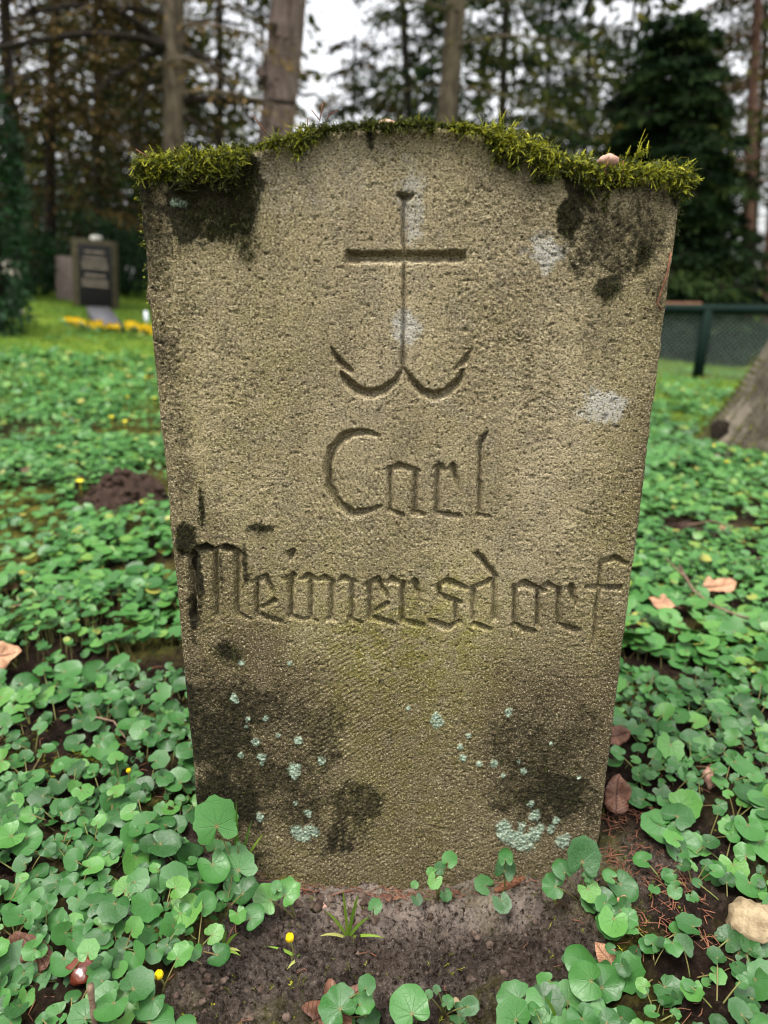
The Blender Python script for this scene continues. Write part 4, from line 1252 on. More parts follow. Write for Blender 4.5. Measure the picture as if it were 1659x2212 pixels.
mb = MB()
n = 1900
bx = np.array(BARE)
x = RNG.uniform(bx[:, 0].min(), bx[:, 0].max(), n); y = RNG.uniform(bx[:, 1].min(), 0, n)
k = in_poly(x, y, BARE) & (y < -0.012) & (RNG.uniform(size=n) < np.clip(.35 + fbm(x * 8, y * 8, 530, 3) * 1.4, .05, 1))
for i in np.where(k)[0]:
    r = 0.0011 + 0.0055 * random.random() ** 4.5
    lump(mb, (x[i], y[i], float(ground(x[i], y[i])) + r * .5 + .002), r, i * .37, (1, 1, .8), .4, 8, 6)
for i in range(60):
    xx = P_BL[0] + .05 + random.random() * .22; yy_ = -.012 - random.random() * .05
    r = random.uniform(.003, .008)
    lump(mb, (xx, yy_, float(ground(xx, yy_)) + r * .5), r, i * .71, (1, 1, .8), .4, 8, 6)
tag(mb.build('soil_crumbs', M['crumb']), 'loose brown crumbs of earth scattered on the bare soil before the stone', 'soil crumbs', kind='stuff')


# ------------------------------------------------------------------ small things on the ground
def heap(px_, py_, w_, d_, h_, label, n=30, seed=0):
    g = to_ground(px_, py_)
    mb = MB()
    nn = 60
    u = np.linspace(-1.25, 1.25, nn)
    U, V = np.meshgrid(u, u, indexing='ij')
    rr = np.hypot(U, V) + .25 * fbm(U * 1.6 + seed, V * 1.6, 540, 3)
    hz = h_ * np.clip(1 - rr ** 2, -.2, 1) ** 1 + h_ * .38 * fbm(U * 3 + seed, V * 3, 545, 4, .6) * sstep(1.2, .6, rr)
    X_ = g[0] + U * w_; Y_ = g[1] + V * d_
    ii = np.arange(nn * nn).reshape(nn, nn)
    mb.add(np.stack([X_, Y_, ground(X_, Y_) + hz - .004], -1).reshape(-1, 3), np.stack([ii[:-1, :-1], ii[1:, :-1], ii[1:, 1:], ii[:-1, 1:]], -1).reshape(-1, 4))
    rs = random.Random(seed)
    for i in range(n):
        a = rs.uniform(0, 6.28); r = rs.uniform(0, .95) ** .6
        xx, yy_ = g[0] + r * math.cos(a) * w_, g[1] + r * math.sin(a) * d_
        lump(mb, (xx, yy_, float(ground(xx, yy_)) + h_ * max(1 - r * r, 0) * .95), rs.uniform(.006, .02) * (w_ / .14), i * 1.3 + seed, (1, 1, .8), .4, 8, 6)
    o_ = mb.build('soil_heap', M['mound'], loc=(g[0], g[1], g[2]))
    return tag(o_, label, 'molehill')


heap(275, 1085, .15, .11, .12, 'dark brown molehill just left of the gravestone edge', 40, 1)
heap(1480, 1158, .07, .06, .05, 'small reddish brown soil heap in the leaves right of the stone', 18, 2)
heap(1530, 820, .14, .12, .03, 'flat brown soil patch at the foot of the green fence post', 14, 3)
heap(1500, 1040, .06, .06, .03, 'little dark soil heap in the leaves below the tree foot', 8, 4)


def dead_leaf(px_, py_, size, az, tilt, label, mat='dead_leaf', lift=.02, lobes=0, ta=-1.57):
    g = to_ground(px_, py_)
    na = 40
    th = np.linspace(-np.pi, np.pi, na, endpoint=False)
    r = .5 * (1 - .30 * np.abs(np.sin(th)) ** 1.1) * (1 + .10 * np.exp(-(th / .25) ** 2)) * (1 + .10 * np.sin(3 * th + px_) * np.sin(2 * th))
    if lobes: r = r * (1 + .22 * np.cos(lobes * th))
    else: r = r * (1 + .03 * np.cos(16 * th))
    V = [[0, 0, 0]]
    for f in (.35, .7, 1.0):
        x = f * r * np.cos(th); y = f * r * np.sin(th)
        V += list(np.stack([x, y, .5 * y ** 2 + .35 * x ** 2 + .09 * f * np.cos(3 * th + px_) + .03 * f * np.sin(7 * th) - .02 * np.exp(-(y / .03) ** 2)], -1))
    V = np.array(V)
    T = [(0, 1 + j, 1 + (j + 1) % na) for j in range(na)]
    Qd = [(1 + k * na + j, 1 + (k + 1) * na + j, 1 + (k + 1) * na + (j + 1) % na, 1 + k * na + (j + 1) % na) for k in range(2) for j in range(na)]
    R = frame(np.array([az]), np.array([tilt]), np.array([ta]))[0]
    mb = MB(); mb.add(V @ R.T * size, Qd, T, V)
    t = np.linspace(0, 1, 5)[:, None]
    mb.tube((t * np.array([[-.75, .03, .04]]) + (1 - t) * np.array([[.45, 0, .01]])) @ R.T * size, size * .012, 5)
    o_ = mb.build('fallen_leaf', M[mat])
    o_.location = (g[0], g[1], g[2] + lift)
    s_ = o_.modifiers.new('thick', 'SOLIDIFY'); s_.thickness = .0006
    return tag(o_, label, 'fallen leaf')


dead_leaf(8, 1468, .085, .3, .75, 'large tan beech leaf among green leaves at the left edge', 'dead_leaf', .055)
dead_leaf(1545, 1300, .085, .1, .35, 'orange tan leaf lying flat on the leaves right of the stone', 'dead_leaf', .045)
dead_leaf(1425, 1338, .065, 2.8, .5, 'pinkish brown curled leaf between the stone edge and the twig', 'dead_leaf', .045)
dead_leaf(66, 1030, .06, .4, .4, 'brown leaf on the mossy patch left of the molehill', 'dead_leaf_red', .03)
dead_leaf(265, 826, .10, .1, .3, 'rusty leaf on the lawn left of the stone, below the yellow flowers', 'dead_leaf', .03)
dead_leaf(330, 822, .10, 1.1, .3, 'rusty leaf half hidden behind the left edge of the stone', 'dead_leaf_red', .03)
dead_leaf(1328, 1750, .06, 1.4, .8, 'brown dead leaf propped against the right foot of the stone', 'dead_leaf_red', .03)
dead_leaf(1340, 1965, .022, .9, .5, 'tiny pink brown leaf scrap on the needles right of the bare soil', 'dead_leaf', .012)
dead_leaf(1310, 2085, .04, 2.1, .5, 'narrow tan leaf scrap at the right edge of the bare soil', 'dead_leaf', .012)
dead_leaf(720, 2198, .07, .6, .3, 'ragged brown oak leaf under the small front plant', 'dead_leaf_red', .012, 5)
dead_leaf(40, 2075, .05, .4, .6, 'curled brown leaf at the lower left corner near the chestnut', 'dead_leaf_red', .02)
dead_leaf(85, 2085, .045, 2.2, .9, 'brown cupped leaf just left of the chestnut', 'dead_leaf_red', .02)
dead_leaf(1325, 1620, .05, .3, .8, 'dark red brown leaf in the shade behind the stone right side', 'dead_leaf_red', .03)
dead_leaf(830, 1950, .022, .3, .3, 'brown scrap of leaf on the soil right of the grass tuft', 'dead_leaf_red', .008)
dead_leaf(1560, 1168, .05, .5, .3, 'pale brown leaf right of the small soil heap', 'dead_leaf', .04)
dead_leaf(1575, 1000, .05, .2, .3, 'small pale leaf in the green leaves in front of the tree foot', 'dead_leaf', .04)
dead_leaf(10, 1285, .07, .2, .2, 'long pale leaf at the left edge above the big tan leaf', 'dead_leaf', .02)


def twig(pts, r, label, lift=.04, side=None):
    P = np.array([to_ground(*p) for p in pts]); P[:, 2] += lift
    mb = MB(); mb.tube(P, np.linspace(r, r * .5, len(P)), 7)
    if side is not None:
        S = np.array([to_ground(*p) for p in side]); S[:, 2] += lift
        mb.tube(S, np.linspace(r * .7, r * .3, len(S)), 6)
    return tag(mb.build('twig', M['twig'], loc=P[0]), label, 'twig')


twig([(1462, 1262), (1490, 1315), (1530, 1350), (1590, 1375), (1680, 1398)], .0042, 'long thin brown twig lying on the leaves right of the stone', .055, [(1478, 1290), (1450, 1262), (1430, 1240)])
twig([(1480, 1165), (1530, 1155), (1600, 1172)], .003, 'short thin twig at the foot of the small soil heap', .05)
twig([(1540, 1258), (1600, 1245), (1640, 1238)], .003, 'short twig above the orange tan leaf', .05)
twig([(30, 1352), (110, 1335), (190, 1328)], .003, 'pale thin stem lying in the leaves at the left', .05)
twig([(210, 1578), (250, 1588), (275, 1625)], .0022, 'crooked brown stem across the mossy patch', .03)
g = to_ground(205, 2240)
b = at(197, 2128, g[1] + 0.005)
mb = MB()
tt = np.linspace(0, 1, 9)[:, None]
mb.tube(g + (b - g) * tt + np.array([[.001 * math.sin(5 * q), 0, 0] for q in tt[:, 0]]), .0036 + .0006 * np.cos(tt[:, 0] * 14), 8)
tag(mb.build('stick', M['twig'], loc=g), 'broken stick poking up at the lower left beside a wide leaf', 'stick')


def stone_lump(px_, py_, r, mat, label, sq=(1, .9, .75), lift=.4, name='pebble', seed=3.0):
    g = to_ground(px_, py_)
    mb = MB(); lump(mb, (g[0], g[1], g[2] + r * lift), r, seed, sq, .25, 22, 14)
    return tag(mb.build(name, M[mat], loc=(g[0], g[1], g[2])), label, 'stone')


stone_lump(1622, 2012, .031, 'pebble', 'big ochre stone in the leaves at the right edge', (1, 1, .85), .6, 'stone', 4.2)
stone_lump(1530, 1695, .016, 'pebble_pink', 'small pale pink pebble in the leaves right of the stone', (.7, .8, 1.2), .8, 'pebble', 8.1)
stone_lump(1480, 1880, .009, 'pebble', 'little brown pebble on the dark soil right of the stone', (1, 1, .8), .5, 'pebble', 2.2)
stone_lump(700, 1960, .006, 'pebble_pink', 'tiny pink pebble beside the pale sand', (1, 1, .8), .5, 'pebble', 5.5)
stone_lump(985, 2168, .006, 'pebble', 'tiny tan pebble at the bottom front among seedlings', (1, 1, .8), .5, 'pebble', 6.6)
o = stone_lump(180, 2112, .020, 'nut', 'shiny red brown chestnut at the lower left', (1, .85, .75), .6, 'chestnut', 9.3)
o['category'] = 'chestnut'

# cone / catkin at the foot of the stone
a3, b3 = to_ground(1068, 1934), to_ground(1130, 1906)
mb = MB()
t = np.linspace(0, 1, 26)
cen = a3 + (b3 - a3) * t[:, None] + np.array([0, 0, .008])
mb.tube(cen, .0062 * np.sin(np.pi * (t * .9 + .05)) ** .45, 10)
ax = (b3 - a3) / np.linalg.norm(b3 - a3)
s1 = np.cross(ax, [0, 0, 1]); s2 = np.cross(s1, ax)
for k in range(190):
    q = k / 190; an = k * 2.4
    rr = .0064 * math.sin(math.pi * (q * .9 + .05)) ** .45
    o_ = math.cos(an) * s1 + math.sin(an) * s2
    c = a3 + (b3 - a3) * q + np.array([0, 0, .008]) + o_ * rr * .9
    sd = np.cross(ax, o_)
    mb.add([c - sd * .0016, c + sd * .0016, c + o_ * .0016 + ax * .003], None, [(0, 1, 2)])
tag(mb.build('spruce_cone', M['cone'], smooth=False, loc=a3), 'slim reddish brown spruce cone core lying at the stone foot', 'spruce cone')


def grass_tuft(px_, py_, tips, label, w_=.004):
    g = to_ground(px_, py_)
    mb = MB()
    for (tx, ty, tnt) in tips:
        e = at(tx, ty, g[1] + random.uniform(-.02, .004))
        t = np.linspace(0, 1, 6)
        mid = (g + e) / 2 + np.array([0, 0, .012])
        c = ((1 - t) ** 2)[:, None] * g + (2 * t * (1 - t))[:, None] * mid + (t ** 2)[:, None] * e
        d = e - g; s_ = np.cross(d, ray(tx, ty)); s_ /= np.linalg.norm(s_) + 1e-9
        ww = w_ * np.array([.7, 1, 1, .85, .55, .05])
        V = np.stack([c - s_ * ww[:, None] / 2, c + np.array([0, 0, -.0006]), c + s_ * ww[:, None] / 2], 1).reshape(-1, 3)
        q = [(i * 3 + j, i * 3 + j + 1, i * 3 + j + 4, i * 3 + j + 3) for i in range(5) for j in range(2)]
        mb.add(V, q, None, (0, 0, tnt))
    return tag(mb.build('grass_tuft', M['grass'], loc=g), label, 'grass tuft')


grass_tuft(752, 2028, [(703, 1968, .5), (740, 1920, .6), (775, 1932, .4), (772, 1935, .35), (830, 2026, .6), (690, 2022, .95), (800, 1980, .4), (770, 2045, .8)], 'grass tuft with splayed blades on the pale sand before the stone')
grass_tuft(480, 2060, [(515, 2015, .4), (520, 2055, .9), (430, 2115, .5), (455, 2140, .4), (500, 2100, .4), (490, 2010, .3), (520, 2065, .6)], 'grass tuft left of the bare soil, near the yellow bud')
grass_tuft(515, 1890, [(510, 1725, .15), (545, 1770, .15), (570, 1800, .6), (505, 1790, .1), (480, 1850, .2)], 'long dark grass blades against the stone at its lower left')
grass_tuft(650, 2075, [(578, 2045, .5), (668, 2100, .4), (620, 2095, .9), (640, 2068, .4)], 'small grass sprig beneath the yellow flower bud')
grass_tuft(1210, 2225, [(1175, 2150, .4), (1190, 2190, .5), (1130, 2180, .6)], 'short grass sprig at the bottom right of the bare soil')


def bud(px_, py_, hx, hy, label, sz=.006):
    g = to_ground(px_, py_); e = at(hx, hy, g[1] - .004)
    r = empty('celandine_flower', g, label, 'flower')
    mb = MB(); t = np.linspace(0, 1, 6)[:, None]
    mb.tube((e - g) * t + np.array([[.004 * math.sin(3 * q), 0, 0] for q in t[:, 0]]), .0011, 6)
    mb.build('stem', M['stalk'], parent=r)
    for k in range(6):
        a = k * 1.047
        th = np.linspace(-1, 1, 5); V = []
        for s_ in np.linspace(0, 1, 6):
            wid = sz * .62 * math.sin(math.pi * min(s_ * .86 + .1, 1)) ** .8
            rad = sz * (.35 + .75 * math.sin(s_ * 2.1)) * .75
            for q in th:
                V.append([rad * math.cos(a) - math.sin(a) * q * wid, rad * math.sin(a) + math.cos(a) * q * wid, s_ * sz * 1.9 - .3 * sz])
        mb = MB()
        mb.add(np.array(V) + (e - g), [(i * 5 + j, i * 5 + j + 1, i * 5 + j + 6, i * 5 + j + 5) for i in range(5) for j in range(4)])
        mb.build('petal', M['petal'], parent=r)
    return r


bud(628, 2080, 626, 2032, 'closed yellow flower bud standing on the bare soil')
bud(350, 2140, 344, 2112, 'half open yellow flower at the lower left by the grass tuft', .0055)
bud(270, 1700, 278, 1668, 'green yellow flower bud among the leaves left of the stone', .004)
for k, (px_, py_) in enumerate(((248, 828), (316, 830), (276, 876), (243, 922), (335, 878), (272, 932), (157, 882), (346, 1000), (176, 1068), (88, 827), (1565, 1022), (1540, 985))):
    g = to_ground(px_, py_)
    mb = MB()
    hz = .05
    for j in range(8):
        a = j * .785
        c = np.array([g[0], g[1], g[2] + hz])
        d = np.array([math.cos(a), math.sin(a), .35]); s_ = np.array([-math.sin(a), math.cos(a), 0])
        mb.add([c, c + d * .009 - s_ * .004, c + d * .018, c + d * .009 + s_ * .004], [(0, 1, 2, 3)])
    mb.tube([g, g + np.array([0, 0, hz])], .001, 5)
    tag(mb.build('celandine_flower', M['petal'], loc=g), 'small yellow starry flower in the leafy carpet left of the stone' if px_ < 800 else 'small yellow flower in the leaves before the tree foot', 'flower', 'yellow flowers in the leafy carpet left of the stone' if px_ < 800 else 'yellow flowers before the tree foot')

# red pebbles and stray stems caught in the moss on the stone's top
for (x, y, r, lab) in ((1318, 326, .010, 'rounded pink pebble lying in the moss on the right shoulder of the stone'), (836, 250, .008, 'small pink pebble in the moss at the crown of the stone')):
    q = on_face(x, y)
    mb = MB(); lump(mb, (q[0], .004, q[1] - r * 1.0), r, x * .01, (1.15, 1, .75), .15, 18, 12)
    tag(mb.build('pebble', M['pebble_pink'], loc=(q[0], .006, q[1])), lab, 'pebble')
mb = MB()
for pts in (((690, 262), (694, 240), (696, 222)), ((704, 262), (712, 246), (730, 238)), ((672, 236), (690, 258)), ((545, 248), (575, 288)), ((664, 270), (664, 255)), ((292, 322), (322, 340)), ((1318, 392), (1300, 372), (1310, 342)), ((1340, 350), (1338, 402))):
    P = []
    for j, p in enumerate(pts):
        q = on_face(*p); P.append((q[0], -.010 if p[0] > 1290 else .002, q[1]))
    mb.tube(P, .0006, 5)
tag(mb.build('needle_litter', M['litter']), 'thin reddish stems caught in the moss on top of the stone', 'needles', kind='stuff')
mb = MB()
P = []
for p in ((1482, 545), (1478, 590), (1462, 630), (1452, 655), (1458, 670)):
    q = on_face(*p); P.append((float(xr(q[1])) + (-.004, -.006, -.011, -.014, -.008)[len(P)], (.001, -.001, -.003, -.003, -.003)[len(P)], q[1]))
mb.tube(P, .0011, 6)
tag(mb.build('root_strand', M['litter'], loc=P[0]), 'thin red brown dry stem hanging down the right edge of the stone', 'stem')


# ------------------------------------------------------------------ far graves
def upright_stone(x0, x1, ytop, ybot, dist, thick, name, label, mat, slant=0.0):
    a = at(x0, ybot, dist); b = at(x1, ybot, dist); c = at(x1, ytop, dist)
    zg = a[2]
    w_ = b[0] - a[0]; h_ = c[2] - zg
    cx = (a[0] + b[0]) / 2
    r = empty(name, (cx, dist, zg), label, 'gravestone')
    r.rotation_euler = (0, 0.085, 0)
    return r, w_, h_


r, w_, h_ = upright_stone(160, 250, 517, 690, 9.0, .2, 'dark_gravestone', 'dark upright gravestone with pale lines of lettering, behind yellow flowers', 'granite_rough')
mb = MB(); mb.box((-w_ / 2, 0, -.1), (w_ / 2, .16, h_)); mb.build('stone_block', M['granite_rough'], parent=r, smooth=False, bevel=.012)
ix0, ix1 = -w_ / 2 + w_ * .16, w_ / 2 - w_ * .06
mb = MB(); mb.box((ix0, -.012, .06), (ix1, .004, h_ - h_ * .06)); mb.build('panel', M['granite'], parent=r, smooth=False, bevel=.004)
rs = random.Random(3)
for (zy, half, n_) in ((.845, .30, 9), (.765, .36, 12), (.705, .42, 15), (.650, .42, 15), (.555, .32, 10), (.485, .42, 14), (.430, .42, 14)):
    mb = MB(); cx = (ix0 + ix1) / 2; wd = (ix1 - ix0) * half * 1.9
    for j in range(n_):
        xx = cx - wd / 2 + wd * (j + .5) / n_
        hh_ = h_ * .017 * rs.uniform(.7, 1.25)
        mb.box((xx - wd / n_ * .34, -.0165, h_ * zy - hh_), (xx + wd / n_ * .34 * rs.uniform(.5, 1), -.0125, h_ * zy + hh_))
    mb.build('inscription_line', M['letter'], parent=r, smooth=False)
q = at(207, 514, 9.06)
mb = MB(); lump(mb, (q[0], 9.07, q[2] - .01), .072, 3.3, (1.1, .9, .62), .2, 18, 12)
tag(mb.build('pebble', M['pebble_white'], loc=(q[0], 9.07, q[2])), 'white stone resting on top of the dark gravestone', 'stone')
r, w_, h_ = upright_stone(124, 163, 553, 690, 9.5, .2, 'pale_gravestone', 'plain pinkish grey gravestone half hidden behind the dark one', 'granite_pink')
mb = MB(); mb.box((-w_ / 2, 0, -.1), (w_ * .9, .18, h_)); mb.build('stone_block', M['granite_pink'], parent=r, smooth=False, bevel=.012)
# slab in front
s0, s1, s2, s3 = to_ground(190, 688), to_ground(238, 688), to_ground(265, 712), to_ground(212, 712)
mb = MB()
c_ = np.array([s0, s1, s2, s3]); up = np.array([[0, 0, .14], [0, 0, .14], [0, 0, .06], [0, 0, .06]])
mb.add(np.concatenate([c_ - [0, 0, .03], c_ + up]), [(0, 3, 2, 1), (4, 5, 6, 7), (0, 1, 5, 4), (1, 2, 6, 5), (2, 3, 7, 6), (3, 0, 4, 7)])
tag(mb.build('grave_slab', M['slab'], smooth=False, loc=c_.mean(0)), 'small tilted grey slab in front of the dark gravestone', 'grave slab')
q = to_ground(317, 698)
mb = MB(); mb.tube([q, q + [0, 0, .05], q + [0, 0, .13], q + [0, 0, .145]], [.022, .025, .022, .010], 14)
tag(mb.build('grave_candle', M['white'], loc=q), 'small white grave light standing right of the yellow flowers', 'grave light')


def pansy(px_, py_, seed):
    g = to_ground(px_, py_)
    rs = random.Random(seed)
    r = empty('pansy_plant', g, 'clump of yellow pansies in the flower row by the dark gravestone', 'flowers', 'yellow pansies before the dark gravestone')
    mb = MB()
    for k in range(rs.randint(10, 14)):
        c = np.array([rs.gauss(0, .04), rs.gauss(0, .03), rs.uniform(.02, .09)])
        for j in range(5):
            a = j * 1.257 + rs.random()
            d = np.array([math.cos(a), -.45, math.sin(a)]); s_ = np.array([-math.sin(a), 0, math.cos(a)])
            R_ = rs.uniform(.016, .026)
            mb.add([c, c + d * R_ * .6 - s_ * R_ * .5, c + d * R_ * 1.1, c + d * R_ * .6 + s_ * R_ * .5], [(0, 1, 2, 3)])
    mb.build('blossom', M['pansy'], parent=r, smooth=False)
    mb = MB()
    n_ = 60
    pos = np.array([[rs.gauss(0, .05), rs.gauss(0, .04), rs.uniform(.0, .05)] for _ in range(n_)])
    bulk_leaves(mb, pos, frame(RNG.uniform(0, 6, n_), RNG.uniform(0, 1, n_), RNG.uniform(0, 6, n_)), np.full(n_, .035), RNG.uniform(.0, .3, n_), LEAF_LO)
    mb.build('foliage', M['leaf'], parent=r)


for k, (px_, py_) in enumerate(((160, 705), (180, 706), (193, 712), (220, 712), (238, 716), (254, 718), (285, 712), (296, 720), (306, 716), (318, 722), (328, 724))):
    pansy(px_, py_, k)
# pale stone at the left edge
a = at(0, 660, 7.5); b = at(36, 655, 7.5); c = at(26, 560, 7.5)
mb = MB()
v = [(a[0] - .25, 7.5, a[2] - .1), (b[0], 7.5, a[2] - .1), (c[0] - .01, 7.52, c[2]), (a[0] - .06, 7.5, c[2] - .02)]
v = np.array(v); mb.add(np.concatenate([v, v + [0, .16, 0]]), [(0, 1, 2, 3), (7, 6, 5, 4), (0, 4, 5, 1), (1, 5, 6, 2), (2, 6, 7, 3), (3, 7, 4, 0)])
tag(mb.build('pale_gravestone', M['pale_stone'], smooth=False, loc=(a[0], 7.5, a[2]), bevel=.01), 'pale tapered stone under the dark bushes at the left edge', 'gravestone')

# ------------------------------------------------------------------ trees
def crown_quads(mb, P, D, L, W, tint, flat=0.6):
    """Needle sprays: narrow leaf-shaped quads, P centre roots, D direction."""
    n = len(P)
    D = D / (np.linalg.norm(D, axis=1)[:, None] + 1e-9)
    s_ = np.cross(D, RNG.normal(size=(n, 3))); s_ /= np.linalg.norm(s_, axis=1)[:, None] + 1e-9
    L = L[:, None]; W = W[:, None]
    V = np.stack([P, P + D * L * .45 - s_ * W / 2, P + D * L, P + D * L * .45 + s_ * W / 2], 1)
    A = np.zeros((n, 4, 3)); A[..., 2] = np.clip(tint, 0, 1)[:, None]
    mb.add(V.reshape(-1, 3), np.arange(n * 4).reshape(-1, 4), None, A.reshape(-1, 3))


def trunk_line(px_b, py_b, px_t, py_t, dist, top):
    """A trunk's axis through two photo points at a distance, from the ground to height top."""
    a = at(px_b, py_b, dist); b = at(px_t, py_t, dist)
    d = (b - a) / (b[2] - a[2])
    zg = float(ground(a[0] + d[0] * (0 - a[2]), dist))
    base = a + d * (zg - a[2]); topp = a + d * (top - a[2])
    return base, topp


def conifer(base, top, r0, label, mats=('bark_dark', 'needle_green'), z0=1.0, reach=2.0, nbr=40, per=60, droop=.35, spray=(.10, .24), taper=.75, seed=0, gaps=0.0, name='conifer_tree', up=0.1, group=None, flare=1.3, lmin=.55, twiggy=True, knots=0):
    """One tree: trunk with its limbs, and a crown of many small sprays."""
    rs = np.random.default_rng(seed)
    base = np.asarray(base, float); top = np.asarray(top, float)
    root = empty(name, base, label, 'tree', group)
    H_ = top[2] - base[2]
    mt = MB()
    t = np.linspace(0, 1, 22)
    ax = base[None] + (top - base)[None] * t[:, None]
    ax = ax + np.stack([.02 * H_ / 6 * np.sin(t * 7 + seed), .02 * np.cos(t * 5 + seed), np.zeros(22)], -1)
    rad = r0 * (1 - taper * t) * (1 + (flare - 1) * np.exp(-t * 22)) * (1 + .03 * np.sin(t * 40 + seed))
    ax[0, 2] -= .15
    mt.tube(ax - base, rad, 16)
    for _ in range(knots):
        q = rs.uniform(.15, .7); a = rs.uniform(0, 6.28)
        c = ax[0] + (ax[-1] - ax[0]) * q - base; rr = r0 * (1 - taper * q)
        d = np.array([math.cos(a), math.sin(a), .1])
        mt.tube([c + d * rr * .8, c + d * rr * 1.12, c + d * rr * 1.3], [r0 * .22, r0 * .15, r0 * .1], 8)
    mc = MB()
    SP, SD, SL, ST = [], [], [], []
    for k in range(nbr):
        q = (k + rs.uniform(0, 1)) / nbr
        z = z0 + q * (H_ - z0)
        c = base + (top - base) * (z / H_) - base
        a = k * 2.4 + rs.uniform(-.5, .5)
        ln = reach * (1 - .8 * q) ** .8 * rs.uniform(lmin, 1.1)
        d = np.array([math.cos(a), math.sin(a), 0])
        m_ = 7
        s_ = np.linspace(0, 1, m_)
        side = np.array([-d[1], d[0], 0]) * rs.normal(0, .10) * ln
        pts = c[None] + d[None] * (ln * s_)[:, None] + side[None] * (s_ ** 2)[:, None]
        pts[:, 2] += up * ln * s_ - droop * ln * s_ ** 2 + .12 * droop * ln * s_ ** 4
        mt.tube(pts, np.linspace(max(.008, r0 * .16), .005, m_), 5, False)
        if twiggy:
            for j in range(5):
                f = rs.uniform(.25, .95); i = int(f * (m_ - 1))
                p = pts[i]; b = d * rs.uniform(.2, .8) + np.array([-d[1], d[0], 0]) * rs.choice([-1, 1]) * rs.uniform(.4, 1) + np.array([0, 0, rs.uniform(-.6, .1)])
                mt.tube([p, p + b * ln * .14, p + b * ln * .26 + np.array([0, 0, -.03])], [.007, .005, .003], 4, False)
        ct = rs.normal(.45, .2)
        n_ = int(per * (.4 + ln / reach))
        f = rs.uniform(.12, 1, n_) ** .8
        i = np.minimum((f * (m_ - 1)).astype(int), m_ - 2); ff = f * (m_ - 1) - i
        p = pts[i] * (1 - ff)[:, None] + pts[i + 1] * ff[:, None]
        wside = ln * .30 * (1 - .5 * f)
        off = rs.normal(0, 1, n_)
        p = p + np.array([-d[1], d[0], 0])[None] * (off * wside)[:, None] + np.stack([np.zeros(n_), np.zeros(n_), -np.abs(rs.normal(0, .06, n_)) - .12 * np.abs(off) * wside], -1)
        dd = d[None] * .6 + np.array([-d[1], d[0], 0])[None] * (np.sign(off) * rs.uniform(.2, 1, n_))[:, None] + rs.normal(0, .4, (n_, 3)) + np.array([0, 0, -.35])
        SP.append(p); SD.append(dd); SL.append(rs.uniform(spray[0], spray[1], n_)); ST.append(np.clip(ct + rs.normal(0, .16, n_), 0, 1))
    P = np.concatenate(SP); D = np.concatenate(SD); L = np.concatenate(SL); T = np.concatenate(ST)
    if gaps:
        k = fbm(P[:, 0] * 1.1 + seed + P[:, 1] * .7, P[:, 2] * 1.1, 600, 3) > -.5 + gaps
        P, D, L, T = P[k], D[k], L[k], T[k]
    crown_quads(mc, P, D, L, L * RNG.uniform(.22, .42, len(L)), T)
    mt.build('trunk', M[mats[0]], parent=root)
    mc.build('crown', M[mats[1]], parent=root, smooth=False)
    return root


def limb(root, base, pts, r, mat, dist):
    """A bare bough of that tree through photo points at the tree's distance."""
    P = np.array([at(x, y, dd if dd else dist) for (x, y, *q) in pts for dd in [q[0] if q else None]]) - np.asarray(base)
    # refine
    t = np.linspace(0, len(P) - 1, 5 * len(P)); i = np.minimum(t.astype(int), len(P) - 2); f = (t - i)[:, None]
    Pm = np.stack([np.interp(t, np.arange(len(P)), P[:, k]) for k in range(3)], -1)
    for _ in range(3): Pm[1:-1] = (Pm[:-2] + 2 * Pm[1:-1] + Pm[2:]) / 4
    mb = MB(); mb.tube(Pm, np.linspace(r, r * .4, len(Pm)), 8)
    return mb.build('branch', M[mat], parent=root)


# big pinkish trunk behind the stone
b_, t_ = trunk_line(597, 265, 618, 0, 9.0, 9.0)
t1 = conifer(b_, t_, .235, 'thick pinkish grey tree trunk rising behind the gravestone, left of the sky gap', ('bark_grey', 'needle_brown'), 4.2, 2.0, 16, 50, seed=11, taper=.25, knots=26, name='spruce_tree')
# left trunk with long arching dead boughs
b_, t_ = trunk_line(372, 300, 372, 0, 8.4, 8.0)
t2 = conifer(b_, t_, .150, 'slim grey brown spruce with long arching bare boughs at the upper left', ('bark_tan', 'needle_brown'), 2.5, 2.4, 40, 180, .45, (.04, .11), .4, 12, name='spruce_tree', knots=14)
for pts, rr in (((372, 108, 8.4), (300, 80, 8.1), (180, 72, 7.8), (60, 92, 7.6), (-60, 115, 7.5)), .052), (((372, 120, 8.4), (310, 60, 8.2), (250, 18, 8.0), (190, -20, 7.9)), .06), (((385, 225, 8.4), (420, 214, 8.4), (500, 216, 8.4), (575, 218, 8.5), (640, 222, 8.6)), .055), \
        (((372, 100, 8.4), (300, 130, 8.2), (240, 170, 8.0), (200, 210, 7.9)), .034), (((372, 150, 8.4), (320, 180, 8.3), (300, 230, 8.2), (330, 290, 8.1)), .03), (((380, 90, 8.4), (450, 130, 8.3), (520, 220, 8.2), (560, 290, 8.2)), .03), (((380, 240, 8.4), (430, 270, 8.3), (470, 320, 8.2)), .032), (((372, 40, 8.4), (300, 20, 8.2), (150, 10, 8), (20, 40, 7.8)), .04), (((375, 60, 8.4), (460, 40, 8.4), (540, 60, 8.4)), .03):
    limb(t2, b_, pts, rr, 'bark_dark', 8.4)
